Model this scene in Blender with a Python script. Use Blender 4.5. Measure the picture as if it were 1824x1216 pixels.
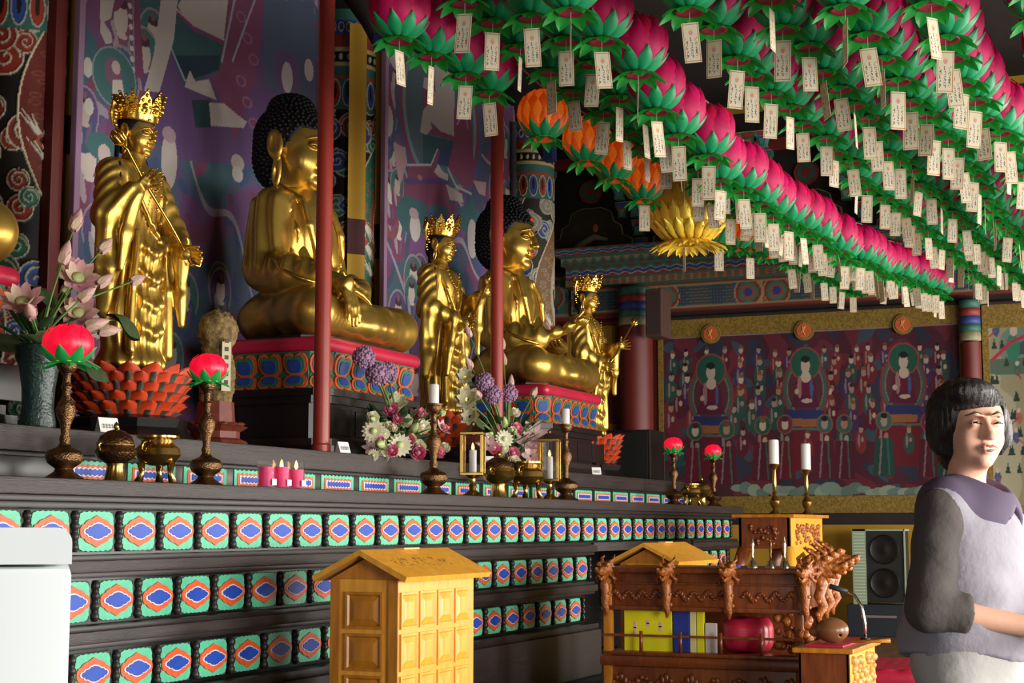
import bpy, bmesh, math, random
import numpy as np
from math import sin, cos, pi, radians, sqrt, atan, atan2, exp
from mathutils import Vector, Matrix
SC = bpy.context.scene
COL = SC.collection
for _o in list(bpy.data.objects): bpy.data.objects.remove(_o)

# ---------------------------------------------------------------- camera
CAM = np.array([0.0, -4.6, 1.175])          # altar front is the plane y = 0, altar runs along +x
FPX, YAW, PITCH = 2800.0, radians(23.6), atan(330 / 2800.0)
FWD = np.array([cos(YAW) * cos(PITCH), sin(YAW) * cos(PITCH), sin(PITCH)])
RGT = np.array([sin(YAW), -cos(YAW), 0.0]); UPV = np.cross(RGT, FWD)
cam_d = bpy.data.cameras.new('camera'); cam = bpy.data.objects.new('camera', cam_d); COL.objects.link(cam)
cam_d.sensor_width = 36.0; cam_d.lens = FPX / 1824 * 36.0; cam_d.clip_end = 200
cam.location = CAM
cam.rotation_euler = Matrix((RGT, UPV, -FWD)).transposed().to_euler()
SC.camera = cam
def at(x, y, X=None, Y=None, Z=None, d=None):
    """world point seen at pixel (x, y) on the plane X=, Y= or Z=, or at depth d"""
    r = FWD + RGT * (x - 912) / FPX - UPV * (y - 608) / FPX
    if d is not None: t = d
    elif X is not None: t = (X - CAM[0]) / r[0]
    elif Y is not None: t = (Y - CAM[1]) / r[1]
    else: t = (Z - CAM[2]) / r[2]
    return CAM + r * t
def depth(p): return float((np.array(p) - CAM) @ FWD)

# ---------------------------------------------------------------- world, lights, exposure
W = bpy.data.worlds.new('world'); SC.world = W; W.use_nodes = True
W.node_tree.nodes['Background'].inputs[0].default_value = (0.75, 0.85, 1.0, 1)
W.node_tree.nodes['Background'].inputs[1].default_value = 0.6
SC.view_settings.view_transform = 'Standard'; SC.view_settings.look = 'None'
SC.view_settings.exposure = 0.12; SC.view_settings.gamma = 1.0; SC.view_settings.use_curve_mapping = False
def area(name, loc, target, sx, sy, power, col):
    l = bpy.data.lights.new(name, 'AREA'); l.shape = 'RECTANGLE'; l.size = sx; l.size_y = sy; l.energy = power; l.color = col
    o = bpy.data.objects.new(name, l); COL.objects.link(o); o.location = loc
    o.rotation_euler = (Vector(target) - Vector(loc)).to_track_quat('-Z', 'Y').to_euler()
    return o
DOOR_X = [3.2, 8.0, 12.8, 17.0]               # daylight falls in through the open doors of the front wall
for _x in DOOR_X:
    area('daylight_and_fill', (_x, -8.2, 1.35), (_x, 0, 1.35), 2.6, 2.3, 450, (1.0, 0.96, 0.90))
area('daylight_and_fill', (-4.3, -4.0, 1.5), (4, -2.5, 1.3), 2.6, 2.4, 85, (0.93, 0.97, 1.0))  # added fill from an unseen side doorway behind the camera
# ---------------------------------------------------------------- helpers
R = random.Random(7)
def lin(h):
    if isinstance(h, str):
        h = h.lstrip('#'); c = [int(h[i:i + 2], 16) / 255 for i in (0, 2, 4)]
    else: c = list(h)
    return tuple(x / 12.92 if x <= 0.04045 else ((x + 0.055) / 1.055) ** 2.4 for x in c)
MATS = {}
def mat(name, col, rough=0.6, metal=0.0, var=0.0, scale=8.0, bump=0.0, bscale=40.0, emit=0.0, ecol=None, stretch=None, col2=None, spec=0.5, trans=0.0, coat=0.0):
    if name in MATS: return MATS[name]
    m = bpy.data.materials.new(name); m.use_nodes = True; MATS[name] = m
    nt = m.node_tree; N = nt.nodes; L = nt.links; b = N['Principled BSDF']
    c = lin(col); b.inputs['Base Color'].default_value = (*c, 1)
    b.inputs['Roughness'].default_value = rough; b.inputs['Metallic'].default_value = metal
    b.inputs['Specular IOR Level'].default_value = spec
    b.inputs['Coat Weight'].default_value = coat; b.inputs['Coat Roughness'].default_value = 0.15
    if var or col2 or bump:
        tc = N.new('ShaderNodeTexCoord'); mp = N.new('ShaderNodeMapping'); L.new(tc.outputs['Object'], mp.inputs[0])
        if stretch: mp.inputs['Scale'].default_value = stretch
    if var or col2:
        nz = N.new('ShaderNodeTexNoise'); nz.inputs['Scale'].default_value = scale; nz.inputs['Detail'].default_value = 5
        L.new(mp.outputs[0], nz.inputs[0])
        rp = N.new('ShaderNodeValToRGB'); L.new(nz.outputs['Fac'], rp.inputs[0])
        c2 = lin(col2) if col2 else tuple(max(0, x * (1 - var)) for x in c)
        c1 = c if col2 else tuple(min(1, x * (1 + var)) for x in c)
        rp.color_ramp.elements[0].position = 0.32; rp.color_ramp.elements[1].position = 0.68
        rp.color_ramp.elements[0].color = (*c2, 1); rp.color_ramp.elements[1].color = (*c1, 1)
        L.new(rp.outputs[0], b.inputs['Base Color'])
    if bump:
        n2 = N.new('ShaderNodeTexNoise'); n2.inputs['Scale'].default_value = bscale; n2.inputs['Detail'].default_value = 4
        L.new(mp.outputs[0], n2.inputs[0])
        bp = N.new('ShaderNodeBump'); bp.inputs['Strength'].default_value = bump; bp.inputs['Distance'].default_value = 0.02
        L.new(n2.outputs['Fac'], bp.inputs['Height']); L.new(bp.outputs[0], b.inputs['Normal'])
    if emit:
        b.inputs['Emission Color'].default_value = (*lin(ecol or col), 1); b.inputs['Emission Strength'].default_value = emit
    if trans:
        tr = N.new('ShaderNodeBsdfTranslucent'); tr.inputs[0].default_value = (*c, 1)
        mx = N.new('ShaderNodeMixShader'); mx.inputs[0].default_value = trans
        out = N['Material Output']; L.new(b.outputs[0], mx.inputs[1]); L.new(tr.outputs[0], mx.inputs[2]); L.new(mx.outputs[0], out.inputs[0])
    return m
def vmat(name, rough=0.75, spec=0.3):
    """colour read from the mesh's painted colour attribute (flat print), with a fine cloth grain"""
    if name in MATS: return MATS[name]
    m = bpy.data.materials.new(name); m.use_nodes = True; MATS[name] = m
    nt = m.node_tree; b = nt.nodes['Principled BSDF']
    a = nt.nodes.new('ShaderNodeAttribute'); a.attribute_name = 'paint'
    nt.links.new(a.outputs['Color'], b.inputs['Base Color'])
    b.inputs['Roughness'].default_value = rough; b.inputs['Specular IOR Level'].default_value = spec
    return m

class MB:
    """collects shapes, then links them as one mesh object"""
    def __init__(s): s.v = []; s.f = []; s.mi = []; s.m = 0; s.M = None
    def _add(s, vs, fs):
        o = len(s.v)
        if s.M is not None: vs = [tuple(s.M @ Vector(p)) for p in vs]
        s.v += [tuple(p) for p in vs]; s.f += [tuple(i + o for i in f) for f in fs]; s.mi += [s.m] * len(fs)
    def box(s, x0, y0, z0, x1, y1, z1, bev=0.0):
        if bev <= 0:
            vs = [(x0,y0,z0),(x1,y0,z0),(x1,y1,z0),(x0,y1,z0),(x0,y0,z1),(x1,y0,z1),(x1,y1,z1),(x0,y1,z1)]
            fs = [(0,3,2,1),(4,5,6,7),(0,1,5,4),(1,2,6,5),(2,3,7,6),(3,0,4,7)]
            s._add(vs, fs); return s
        b = min(bev, (x1-x0)/2.01, (y1-y0)/2.01, (z1-z0)/2.01)
        bm = bmesh.new(); bmesh.ops.create_cube(bm, size=1.0)
        for v in bm.verts: v.co = ((x0+x1)/2 + v.co.x*(x1-x0), (y0+y1)/2 + v.co.y*(y1-y0), (z0+z1)/2 + v.co.z*(z1-z0))
        bmesh.ops.bevel(bm, geom=list(bm.edges), offset=b, segments=2, affect='EDGES', profile=0.6)
        bm.verts.index_update(); s._add([tuple(v.co) for v in bm.verts], [[v.index for v in f.verts] for f in bm.faces]); bm.free(); return s
    def cyl(s, a, b, ra, rb=None, n=16, cap=True):
        rb = ra if rb is None else rb; return s.tube([a, b], [ra, rb], n, cap)
    def tube(s, path, rad, n=8, cap=True):
        P = [Vector(p) for p in path]
        if not hasattr(rad, '__len__'): rad = [rad] * len(P)
        vs = []; fs = []; pu = None
        for i, p in enumerate(P):
            t = (P[min(i+1, len(P)-1)] - P[max(i-1, 0)])
            t = t.normalized() if t.length > 1e-9 else Vector((0,0,1))
            if pu is None: pu = t.orthogonal().normalized()
            else:
                pu = pu - t * pu.dot(t); pu = pu.normalized() if pu.length > 1e-6 else t.orthogonal().normalized()
            w = t.cross(pu)
            for k in range(n):
                a = 2*pi*k/n; vs.append(p + (pu*cos(a) + w*sin(a)) * rad[i])
        for i in range(len(P)-1):
            for k in range(n):
                k2 = (k+1) % n; fs.append((i*n+k, i*n+k2, (i+1)*n+k2, (i+1)*n+k))
        if cap: fs.append(tuple(range(n-1, -1, -1))); fs.append(tuple((len(P)-1)*n + k for k in range(n)))
        s._add(vs, fs); return s
    def lathe(s, prof, n=20, c=(0,0,0), sx=1.0, sy=1.0):
        vs = []; fs = []
        for r, z in prof:
            for k in range(n):
                a = 2*pi*k/n; vs.append((c[0] + r*cos(a)*sx, c[1] + r*sin(a)*sy, c[2] + z))
        for i in range(len(prof)-1):
            for k in range(n):
                k2 = (k+1) % n; fs.append((i*n+k, i*n+k2, (i+1)*n+k2, (i+1)*n+k))
        fs.append(tuple(range(n-1, -1, -1))); fs.append(tuple((len(prof)-1)*n + k for k in range(n)))
        s._add(vs, fs); return s
    def sph(s, c, r, n=12, m=8):
        r = (r, r, r) if not hasattr(r, '__len__') else r
        vs = [(c[0], c[1], c[2]-r[2])]; fs = []
        for i in range(1, m):
            t = -pi/2 + pi*i/m
            for k in range(n):
                a = 2*pi*k/n; vs.append((c[0]+r[0]*cos(t)*cos(a), c[1]+r[1]*cos(t)*sin(a), c[2]+r[2]*sin(t)))
        vs.append((c[0], c[1], c[2]+r[2])); e = len(vs)-1
        for k in range(n):
            k2 = (k+1) % n
            fs.append((0, 1+k2, 1+k)); fs.append((e, 1+(m-2)*n+k, 1+(m-2)*n+k2))
            for i in range(m-2): fs.append((1+i*n+k, 1+i*n+k2, 1+(i+1)*n+k2, 1+(i+1)*n+k))
        s._add(vs, fs); return s
    def prism(s, poly, e0, e1, axis='y'):
        """polygon (a, b) extruded along axis between e0 and e1; y: (x,z)  x: (y,z)  z: (x,y)"""
        n = len(poly); g = {'y': lambda a,b,e: (a,e,b), 'x': lambda a,b,e: (e,a,b), 'z': lambda a,b,e: (a,b,e)}[axis]
        vs = [g(a,b,e0) for a,b in poly] + [g(a,b,e1) for a,b in poly]
        fs = [tuple(range(n)), tuple(range(2*n-1, n-1, -1))] + [(i, n+i, n+(i+1)%n, (i+1)%n) for i in range(n)]
        s._add(vs, fs); return s
    def grid(s, fn, nu, nv):
        vs = [fn(i/nu, j/nv) for j in range(nv+1) for i in range(nu+1)]
        fs = [(j*(nu+1)+i, j*(nu+1)+i+1, (j+1)*(nu+1)+i+1, (j+1)*(nu+1)+i) for j in range(nv) for i in range(nu)]
        s._add(vs, fs); return s
    def mesh(s, name, mats, smooth=False):
        me = bpy.data.meshes.new(name); me.from_pydata(s.v, [], s.f)
        for m in (mats if isinstance(mats, (list, tuple)) else [mats]): me.materials.append(m)
        if s.m or any(s.mi): me.polygons.foreach_set('material_index', s.mi)
        bm = bmesh.new(); bm.from_mesh(me); bmesh.ops.recalc_face_normals(bm, faces=bm.faces); bm.to_mesh(me); bm.free()
        if smooth is True: me.shade_smooth()
        elif smooth:
            me.shade_smooth(); me.set_sharp_from_angle(angle=radians(smooth))
        me.update(); return me
    def obj(s, name, mats, parent=None, loc=(0,0,0), smooth=False): return link(name, s.mesh(name, mats, smooth), parent, loc)
def link(name, data, parent=None, loc=(0,0,0), rz=0.0):
    o = bpy.data.objects.new(name, data); COL.objects.link(o); o.location = tuple(float(v) for v in loc)
    if rz: o.rotation_euler = (0, 0, rz)
    if parent is not None: o.parent = parent
    return o
def tag(o, label=None, cat=None, group=None, kind=None):
    if label: o['label'] = label
    if cat: o['category'] = cat
    if group: o['group'] = group
    if kind: o['kind'] = kind
    return o
def thing(name, label, cat, loc=(0,0,0), rz=0.0, group=None):
    o = link(name, None, None, loc, rz); o.empty_display_size = 0.1
    return tag(o, label, cat, group)
def dup(o, loc=None, rz=None, parent=None, label=None, group=None):
    c = o.copy(); COL.objects.link(c); c.parent = parent
    if loc is not None: c.location = tuple(float(v) for v in loc)
    if rz is not None: c.rotation_euler = (0, 0, rz)
    if label: c['label'] = label
    if group: c['group'] = group
    for ch in o.children: dup(ch, parent=c)
    return c

# ---------------------------------------------------------------- smooth solid modelling (signed distance field -> surface)
class Field:
    def __init__(s, lo, hi, h):
        s.h = h; s.lo = np.array(lo, np.float32)
        s.ax = [np.arange(lo[i], hi[i] + h, h, dtype=np.float32) for i in range(3)]
        s.D = np.full([len(a) for a in s.ax], 1.0, np.float32)
    def win(s, lo, hi):
        sl = []
        for i in range(3):
            a = s.ax[i]; i0 = int(np.searchsorted(a, lo[i])); i1 = int(np.searchsorted(a, hi[i])) + 1
            sl.append(slice(max(0, i0 - 1), min(len(a), i1 + 1)))
        return tuple(sl), s.ax[0][sl[0]][:, None, None], s.ax[1][sl[1]][None, :, None], s.ax[2][sl[2]][None, None, :]
    def _mix(s, sl, d, k, op):
        c = s.D[sl]
        if c.size == 0: return
        if op == 'sub':
            d = -d
            if k > 0:
                hh = np.clip(.5 - .5 * (c - d) / k, 0, 1); s.D[sl] = c * (1 - hh) + d * hh + k * hh * (1 - hh)
            else: s.D[sl] = np.maximum(c, d)
        elif k > 0:
            hh = np.clip(.5 + .5 * (c - d) / k, 0, 1); s.D[sl] = c * (1 - hh) + d * hh - k * hh * (1 - hh)
        else: s.D[sl] = np.minimum(c, d)
    def ell(s, c, r, k=0.03, op='add', rot=None):
        m = max(r) * 1.05 + k + 3 * s.h
        sl, X, Y, Z = s.win([c[i] - m for i in range(3)], [c[i] + m for i in range(3)])
        X = X - c[0]; Y = Y - c[1]; Z = Z - c[2]
        if rot is not None:
            q = np.array(Matrix(rot)).T if not isinstance(rot, tuple) else np.array(Matrix.Rotation(rot[0], 3, 'X') @ Matrix.Rotation(rot[1], 3, 'Y') @ Matrix.Rotation(rot[2], 3, 'Z')).T
            X, Y, Z = (q[0,0]*X+q[0,1]*Y+q[0,2]*Z, q[1,0]*X+q[1,1]*Y+q[1,2]*Z, q[2,0]*X+q[2,1]*Y+q[2,2]*Z)
        k0 = np.sqrt((X/r[0])**2 + (Y/r[1])**2 + (Z/r[2])**2) + 1e-6
        k1 = np.sqrt((X/r[0]**2)**2 + (Y/r[1]**2)**2 + (Z/r[2]**2)**2) + 1e-6
        s._mix(sl, (k0 * (k0 - 1) / k1).astype(np.float32), k, op); return s
    def cap(s, a, b, ra, rb=None, k=0.03, op='add', flat=None):
        rb = ra if rb is None else rb; m = max(ra, rb) + k + 3 * s.h
        sl, X, Y, Z = s.win([min(a[i], b[i]) - m for i in range(3)], [max(a[i], b[i]) + m for i in range(3)])
        ab = np.array(b, float) - np.array(a, float); n2 = float(ab @ ab) + 1e-12
        X = X - a[0]; Y = Y - a[1]; Z = Z - a[2]
        t = np.clip((X * ab[0] + Y * ab[1] + Z * ab[2]) / n2, 0, 1)
        d = np.sqrt((X - t*ab[0])**2 + (Y - t*ab[1])**2 + (Z - t*ab[2])**2) - (ra + (rb - ra) * t)
        s._mix(sl, d.astype(np.float32), k, op); return s
    def chain(s, pts, rad, k=0.03, op='add'):
        if not hasattr(rad, '__len__'): rad = [rad] * len(pts)
        for i in range(len(pts) - 1): s.cap(pts[i], pts[i+1], rad[i], rad[i+1], k, op)
        return s
    def disp(s, fn):
        X, Y, Z = s.ax[0][:, None, None], s.ax[1][None, :, None], s.ax[2][None, None, :]
        s.D = (s.D + fn(X, Y, Z)).astype(np.float32); return s
    def cut(s, fn):
        X, Y, Z = s.ax[0][:, None, None], s.ax[1][None, :, None], s.ax[2][None, None, :]
        s.D = np.maximum(s.D, fn(X, Y, Z)).astype(np.float32); return s
    def mesh(s, name, mats, smooth=True):
        D = np.pad(s.D, 1, constant_values=1.0); S = D < 0
        n = np.array(D.shape) - 1
        cs = [S[a:a+n[0], b:b+n[1], c:c+n[2]] for a in (0,1) for b in (0,1) for c in (0,1)]
        cnt = sum(x.astype(np.int8) for x in cs); act = (cnt > 0) & (cnt < 8)
        idx = np.full(act.shape, -1, np.int64); I = np.argwhere(act); idx[act] = np.arange(len(I))
        acc = np.zeros((len(I), 3)); num = np.zeros(len(I))
        for ax in range(3):
            o = [a for a in range(3) if a != ax]
            for p in (0,1):
                for q in (0,1):
                    a = I.copy(); a[:, o[0]] += p; a[:, o[1]] += q; b = a.copy(); b[:, ax] += 1
                    da = D[a[:,0],a[:,1],a[:,2]]; db = D[b[:,0],b[:,1],b[:,2]]; m = (da < 0) != (db < 0)
                    t = da[m] / (da[m] - db[m]); pt = a[m].astype(float); pt[:, ax] += t
                    acc[m] += pt; num[m] += 1
        V = (acc / num[:, None] - 1) * s.h + s.lo
        Fs = []
        for ax in range(3):
            o = [a for a in range(3) if a != ax]
            if ax == 1: o = o[::-1]
            sa = [slice(None)] * 3; sb = [slice(None)] * 3; sa[ax] = slice(0, -1); sb[ax] = slice(1, None)
            A, B = S[tuple(sa)], S[tuple(sb)]; E = np.argwhere(A != B)
            E = E[(E[:, o[0]] > 0) & (E[:, o[1]] > 0) & (E[:, o[0]] < n[o[0]]) & (E[:, o[1]] < n[o[1]])]
            q = []
            for d0, d1 in ((1,1),(0,1),(0,0),(1,0)):
                c = E.copy(); c[:, o[0]] -= d0; c[:, o[1]] -= d1; q.append(idx[c[:,0],c[:,1],c[:,2]])
            q = np.stack(q, 1); fl = A[E[:,0],E[:,1],E[:,2]]
            q[~fl] = q[~fl][:, ::-1]; Fs.append(q)
        Fq = np.concatenate(Fs); Fq = Fq[(Fq >= 0).all(1)]
        me = bpy.data.meshes.new(name)
        me.vertices.add(len(V)); me.vertices.foreach_set('co', V.astype(np.float32).ravel())
        me.loops.add(Fq.size); me.loops.foreach_set('vertex_index', Fq.astype(np.int32).ravel())
        me.polygons.add(len(Fq)); me.polygons.foreach_set('loop_start', np.arange(0, Fq.size, 4, dtype=np.int32))
        me.update(calc_edges=True); me.validate()
        for m in (mats if isinstance(mats, (list, tuple)) else [mats]): me.materials.append(m)
        if smooth: me.shade_smooth()
        return me

# ---------------------------------------------------------------- flat painting on a fine sheet (colour attribute)
class Canvas:
    def __init__(s, nu, nv, w, h, base):
        s.nu, s.nv, s.w, s.h = nu, nv, w, h
        s.U, s.V = np.meshgrid(np.linspace(0, w, nu+1), np.linspace(0, h, nv+1)); s.C = np.zeros((nv+1, nu+1, 3)); s.C[:] = lin(base)
        s.rng = np.random.RandomState(3)
    def fill(s, mask, col, a=1.0, sl=None):
        c = np.array(lin(col)); C = s.C if sl is None else s.C[sl]; C[mask] = C[mask] * (1 - a) + c * a; return s
    def _w(s, u0, u1, v0, v1):
        i0 = max(0, int(u0/s.w*s.nu) - 1); i1 = min(s.nu + 1, int(u1/s.w*s.nu) + 3); j0 = max(0, int(v0/s.h*s.nv) - 1); j1 = min(s.nv + 1, int(v1/s.h*s.nv) + 3)
        return (slice(j0, max(j0, j1)), slice(i0, max(i0, i1)))
    def ell(s, cu, cv, ru, rv, col, a=1.0, rot=0.0, ring=None):
        m_ = max(ru, rv) if rot else None; sl = s._w(cu - (m_ or ru), cu + (m_ or ru), cv - (m_ or rv), cv + (m_ or rv))
        du, dv = s.U[sl] - cu, s.V[sl] - cv
        if rot: du, dv = du*cos(rot)+dv*sin(rot), -du*sin(rot)+dv*cos(rot)
        q = np.sqrt((du/ru)**2 + (dv/rv)**2); m = q < 1
        if ring: m &= q > 1 - ring
        return s.fill(m, col, a, sl)
    def poly(s, pts, col, a=1.0):
        sl = s._w(min(p[0] for p in pts), max(p[0] for p in pts), min(p[1] for p in pts), max(p[1] for p in pts))
        x, y = s.U[sl], s.V[sl]; m = np.zeros(x.shape, bool); n = len(pts)
        for i in range(n):
            (x0, y0), (x1, y1) = pts[i], pts[(i+1) % n]
            if y0 == y1: continue
            c = ((y0 > y) != (y1 > y)) & (x < (x1-x0)*(y-y0)/(y1-y0) + x0); m ^= c
        return s.fill(m, col, a, sl)
    def band(s, pts, wd, col, a=1.0):
        for (x0, y0), (x1, y1) in zip(pts[:-1], pts[1:]):
            sl = s._w(min(x0, x1) - wd, max(x0, x1) + wd, min(y0, y1) - wd, max(y0, y1) + wd); U, V = s.U[sl], s.V[sl]
            dx, dy = x1-x0, y1-y0; t = np.clip(((U-x0)*dx+(V-y0)*dy)/(dx*dx+dy*dy+1e-9), 0, 1)
            s.fill(np.hypot(U-x0-t*dx, V-y0-t*dy) < wd/2, col, a, sl)
        return s
    def noise(s, f, seed=0):
        r = np.random.RandomState(seed); o = np.zeros(s.U.shape)
        for k in range(5):
            a = r.uniform(0, 2*pi); p = r.uniform(0, 6.28, 2); g = f * r.uniform(.6, 1.5)
            o += np.sin(g*(s.U*cos(a)+s.V*sin(a)) + p[0] + 1.7*np.sin(g*.8*(s.V*cos(a)-s.U*sin(a)) + p[1]))
        return o / 5
    def mesh(s, name, m, pos):
        """pos(U, V) -> X, Y, Z arrays"""
        X, Y, Z = pos(s.U, s.V); nu, nv = s.nu, s.nv
        V = np.stack([X, Y, Z], -1).reshape(-1, 3)
        j, i = np.meshgrid(np.arange(nv), np.arange(nu), indexing='ij'); a = (j*(nu+1)+i).ravel()
        Fq = np.stack([a, a+1, a+nu+2, a+nu+1], 1)
        me = bpy.data.meshes.new(name)
        me.vertices.add(len(V)); me.vertices.foreach_set('co', V.astype(np.float32).ravel())
        me.loops.add(Fq.size); me.loops.foreach_set('vertex_index', Fq.astype(np.int32).ravel())
        me.polygons.add(len(Fq)); me.polygons.foreach_set('loop_start', np.arange(0, Fq.size, 4, dtype=np.int32))
        me.update(calc_edges=True); me.shade_smooth(); me.materials.append(m)
        at_ = me.color_attributes.new('paint', 'FLOAT_COLOR', 'POINT')
        at_.data.foreach_set('color', np.concatenate([s.C.reshape(-1,3), np.ones((len(V),1))], 1).astype(np.float32).ravel())
        return me
ORD = 'first second third fourth fifth sixth seventh eighth ninth tenth eleventh twelfth thirteenth fourteenth fifteenth sixteenth seventeenth eighteenth nineteenth twentieth'.split()
def nth(i):
    if i < 20: return ORD[i]
    n = i + 1
    suf = 'th' if 10 < n % 100 < 14 else {1: 'st', 2: 'nd', 3: 'rd'}.get(n % 10, 'th')
    return f'{n}{suf}'
# ---------------------------------------------------------------- materials
M_board = mat('dark_altar_wood', '#2f2726', 0.45, var=0.3, scale=5, stretch=(0.6, 4, 12), bump=0.2, bscale=30, spec=0.5)
M_board2 = mat('dark_moulding_wood', '#221a1a', 0.45, var=0.2, scale=6)
M_black = mat('black_lacquer', '#14110f', 0.35, var=0.2)
M_tile_g = mat('tile_green', '#5cc49c', 0.5, var=0.10, scale=30)
M_tile_o = mat('tile_orange', '#e2602f', 0.5, var=0.10, scale=30)
M_tile_b = mat('tile_blue', '#1a4ab4', 0.5, var=0.10, scale=30)
M_tile_w = mat('tile_white', '#e6d9e0', 0.5)
M_tile_d = mat('tile_dark_green', '#31493f', 0.6, var=0.15, scale=30)
M_red = mat('red_pole_paint', '#8e2c20', 0.38, var=0.08, scale=3, spec=0.5)
M_dred = mat('dark_red_paint', '#5f1a14', 0.5, var=0.15, scale=4)
M_must = mat('mustard_wall', '#a8801d', 0.8, var=0.06, scale=3)
M_gold = mat('statue_gold', '#c4a04a', 0.34, 0.86, var=0.05, scale=14, bump=0.03, bscale=60)
M_gold2 = mat('polished_gold_leaf', '#dcb04a', 0.2, 0.95, bump=0.05, bscale=80)
M_brass = mat('brass', '#b5924e', 0.2, 0.95, var=0.1, scale=20)
M_bronze = mat('old_bronze', '#75583a', 0.26, 0.95, var=0.35, scale=60, bump=0.4, bscale=120)
M_brocade = mat('gold_brocade', '#8f7328', 0.6, 0.1, col2='#5d4a18', scale=45)
M_dark = mat('dark_timber', '#1d1512', 0.7, var=0.2)
M_teal = mat('dancheong_teal', '#2b5a4e', 0.6, var=0.12, scale=20)
M_dgreen = mat('dancheong_green', '#1f3f33', 0.6, var=0.12, scale=20)
M_dc_red = mat('dancheong_red', '#7c2a20', 0.6, var=0.12, scale=20)
M_dc_blue = mat('dancheong_blue', '#2c3a7a', 0.6, var=0.12, scale=20)
M_dc_cream = mat('dancheong_cream', '#8d8567', 0.6, var=0.12, scale=20)
M_dc_orange = mat('dancheong_orange', '#b5542c', 0.6, var=0.1, scale=20)
M_cloth = vmat('painted_silk', 0.8, 0.2)
M_paint = vmat('painted_wood', 0.55, 0.4)
M_white = mat('white_card', '#e8e6e0', 0.6)
M_floor = mat('floor_wood', '#6a4a2c', 0.35, var=0.25, scale=3, stretch=(1, 10, 1))

# ---------------------------------------------------------------- room shell
X_END, Y_BACK, Y_FRONT, X_NEAR, Z_CEIL = 18.0, 3.3, -8.4, -4.6, 6.2
fl = MB().box(X_NEAR, Y_FRONT, -0.12, X_END, Y_BACK, -0.012).obj('floor', M_dark); tag(fl, kind='structure')
_pl = MB().box(0, 0, -0.012, 2.98, 0.176, 0.0).mesh('plank', M_floor)
for j in range(30):
    for i in range(5):
        link('plank', _pl, fl, (6.0 + 3.0*i - (j % 3), -6.0 + 0.18*j, 0))
tag(MB().box(X_NEAR, Y_BACK, -0.12, X_END, Y_BACK + 0.2, Z_CEIL).obj('wall_back', M_dred), kind='structure')
we = MB().box(X_END, Y_FRONT, -0.12, X_END + 0.2, Y_BACK, Z_CEIL).obj('wall_right', M_must); tag(we, kind='structure')
tag(MB().box(X_NEAR, Y_FRONT, Z_CEIL, X_END, Y_BACK, Z_CEIL + 0.2).obj('ceiling', M_dark), kind='structure')
w = MB()
w.box(X_NEAR, Y_FRONT - 0.2, 2.6, X_END, Y_FRONT, Z_CEIL)
xs = [X_NEAR] + [v for d in DOOR_X for v in (d - 1.35, d + 1.35 if d < 16 else X_END)] + [X_END]
for a, b in zip(xs[0::2], xs[1::2]):
    if b - a > 0.05: w.box(a, Y_FRONT - 0.2, 0, b, Y_FRONT, 2.6)
tag(w.obj('wall_front', M_must), kind='structure')
w = MB(); w.box(X_NEAR - 0.2, Y_FRONT, 2.9, X_NEAR, Y_BACK, Z_CEIL); w.box(X_NEAR - 0.2, Y_FRONT, 0, X_NEAR, -5.4, 2.9); w.box(X_NEAR - 0.2, -2.6, 0, X_NEAR, Y_BACK, 2.9)
tag(w.obj('wall_left', M_must), kind='structure')

# ---------------------------------------------------------------- altar platform
AX0, AXE = 3.6, 16.45        # along x
GAP0, GAP1 = 12.12, 14.75    # recess behind the far shrine cupboard
altar = thing('altar', 'long dark tiered altar platform faced with rows of painted flower tiles', 'altar', ((AX0 + AXE)/2, 1.2, 0))
OX, OY = (AX0 + AXE)/2, 1.2
def abox(name, x0, y0, z0, x1, y1, z1, m=None, bev=0.008):
    return MB().box(x0 - OX, y0 - OY, z0, x1 - OX, y1 - OY, z1, bev).obj(name, m or M_board, altar, smooth=30)
for (a, b) in ((AX0, GAP0), (GAP1, AXE)):
    abox('base_block', a, -0.10, 0.0, b, 2.4, 0.36, bev=0.02)
    abox('moulding', a, -0.075, 0.36, b, 2.4, 0.405, M_board2)
    abox('core', a + 0.02, 0.035, 0.405, b - 0.03, 2.4, 1.26, M_black)
    for (z0, z1) in ((0.635, 0.738), (0.948, 1.05)):
        abox('rail', a, -0.07, z0 + 0.024, b, 0.2, z1 - 0.024, bev=0.012)
        abox('moulding', a, -0.045, z0, b - 0.01, 0.2, z0 + 0.026, M_board2)
        abox('moulding', a, -0.045, z1 - 0.026, b - 0.01, 0.2, z1, M_board2)
abox('recess_wall', GAP0, 0.9, 0.0, GAP1, 2.4, 1.0, M_black)
abox('rail', GAP0 - 0.1, -0.045, 0.975, GAP1 + 0.1, 0.2, 1.05)
abox('core', GAP0 - 0.1, 0.035, 1.05, GAP1 + 0.1, 2.4, 1.26, M_black)
abox('moulding', AX0, -0.03, 1.255, AXE, 0.3, 1.285, M_board2)
abox('moulding', AX0, -0.065, 1.285, AXE + 0.02, 0.3, 1.312, M_board2)
abox('shelf', AX0, -0.095, 1.312, AXE + 0.05, 0.5, 1.385, bev=0.014)
abox('riser', AX0, 0.46, 1.385, AXE, 2.4, 1.52, M_black)
abox('moulding', AX0, 0.43, 1.503, AXE + 0.02, 2.4, 1.525, M_board2)
abox('platform', AX0, 0.39, 1.525, AXE + 0.05, 2.5, 1.645, bev=0.012)
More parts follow.
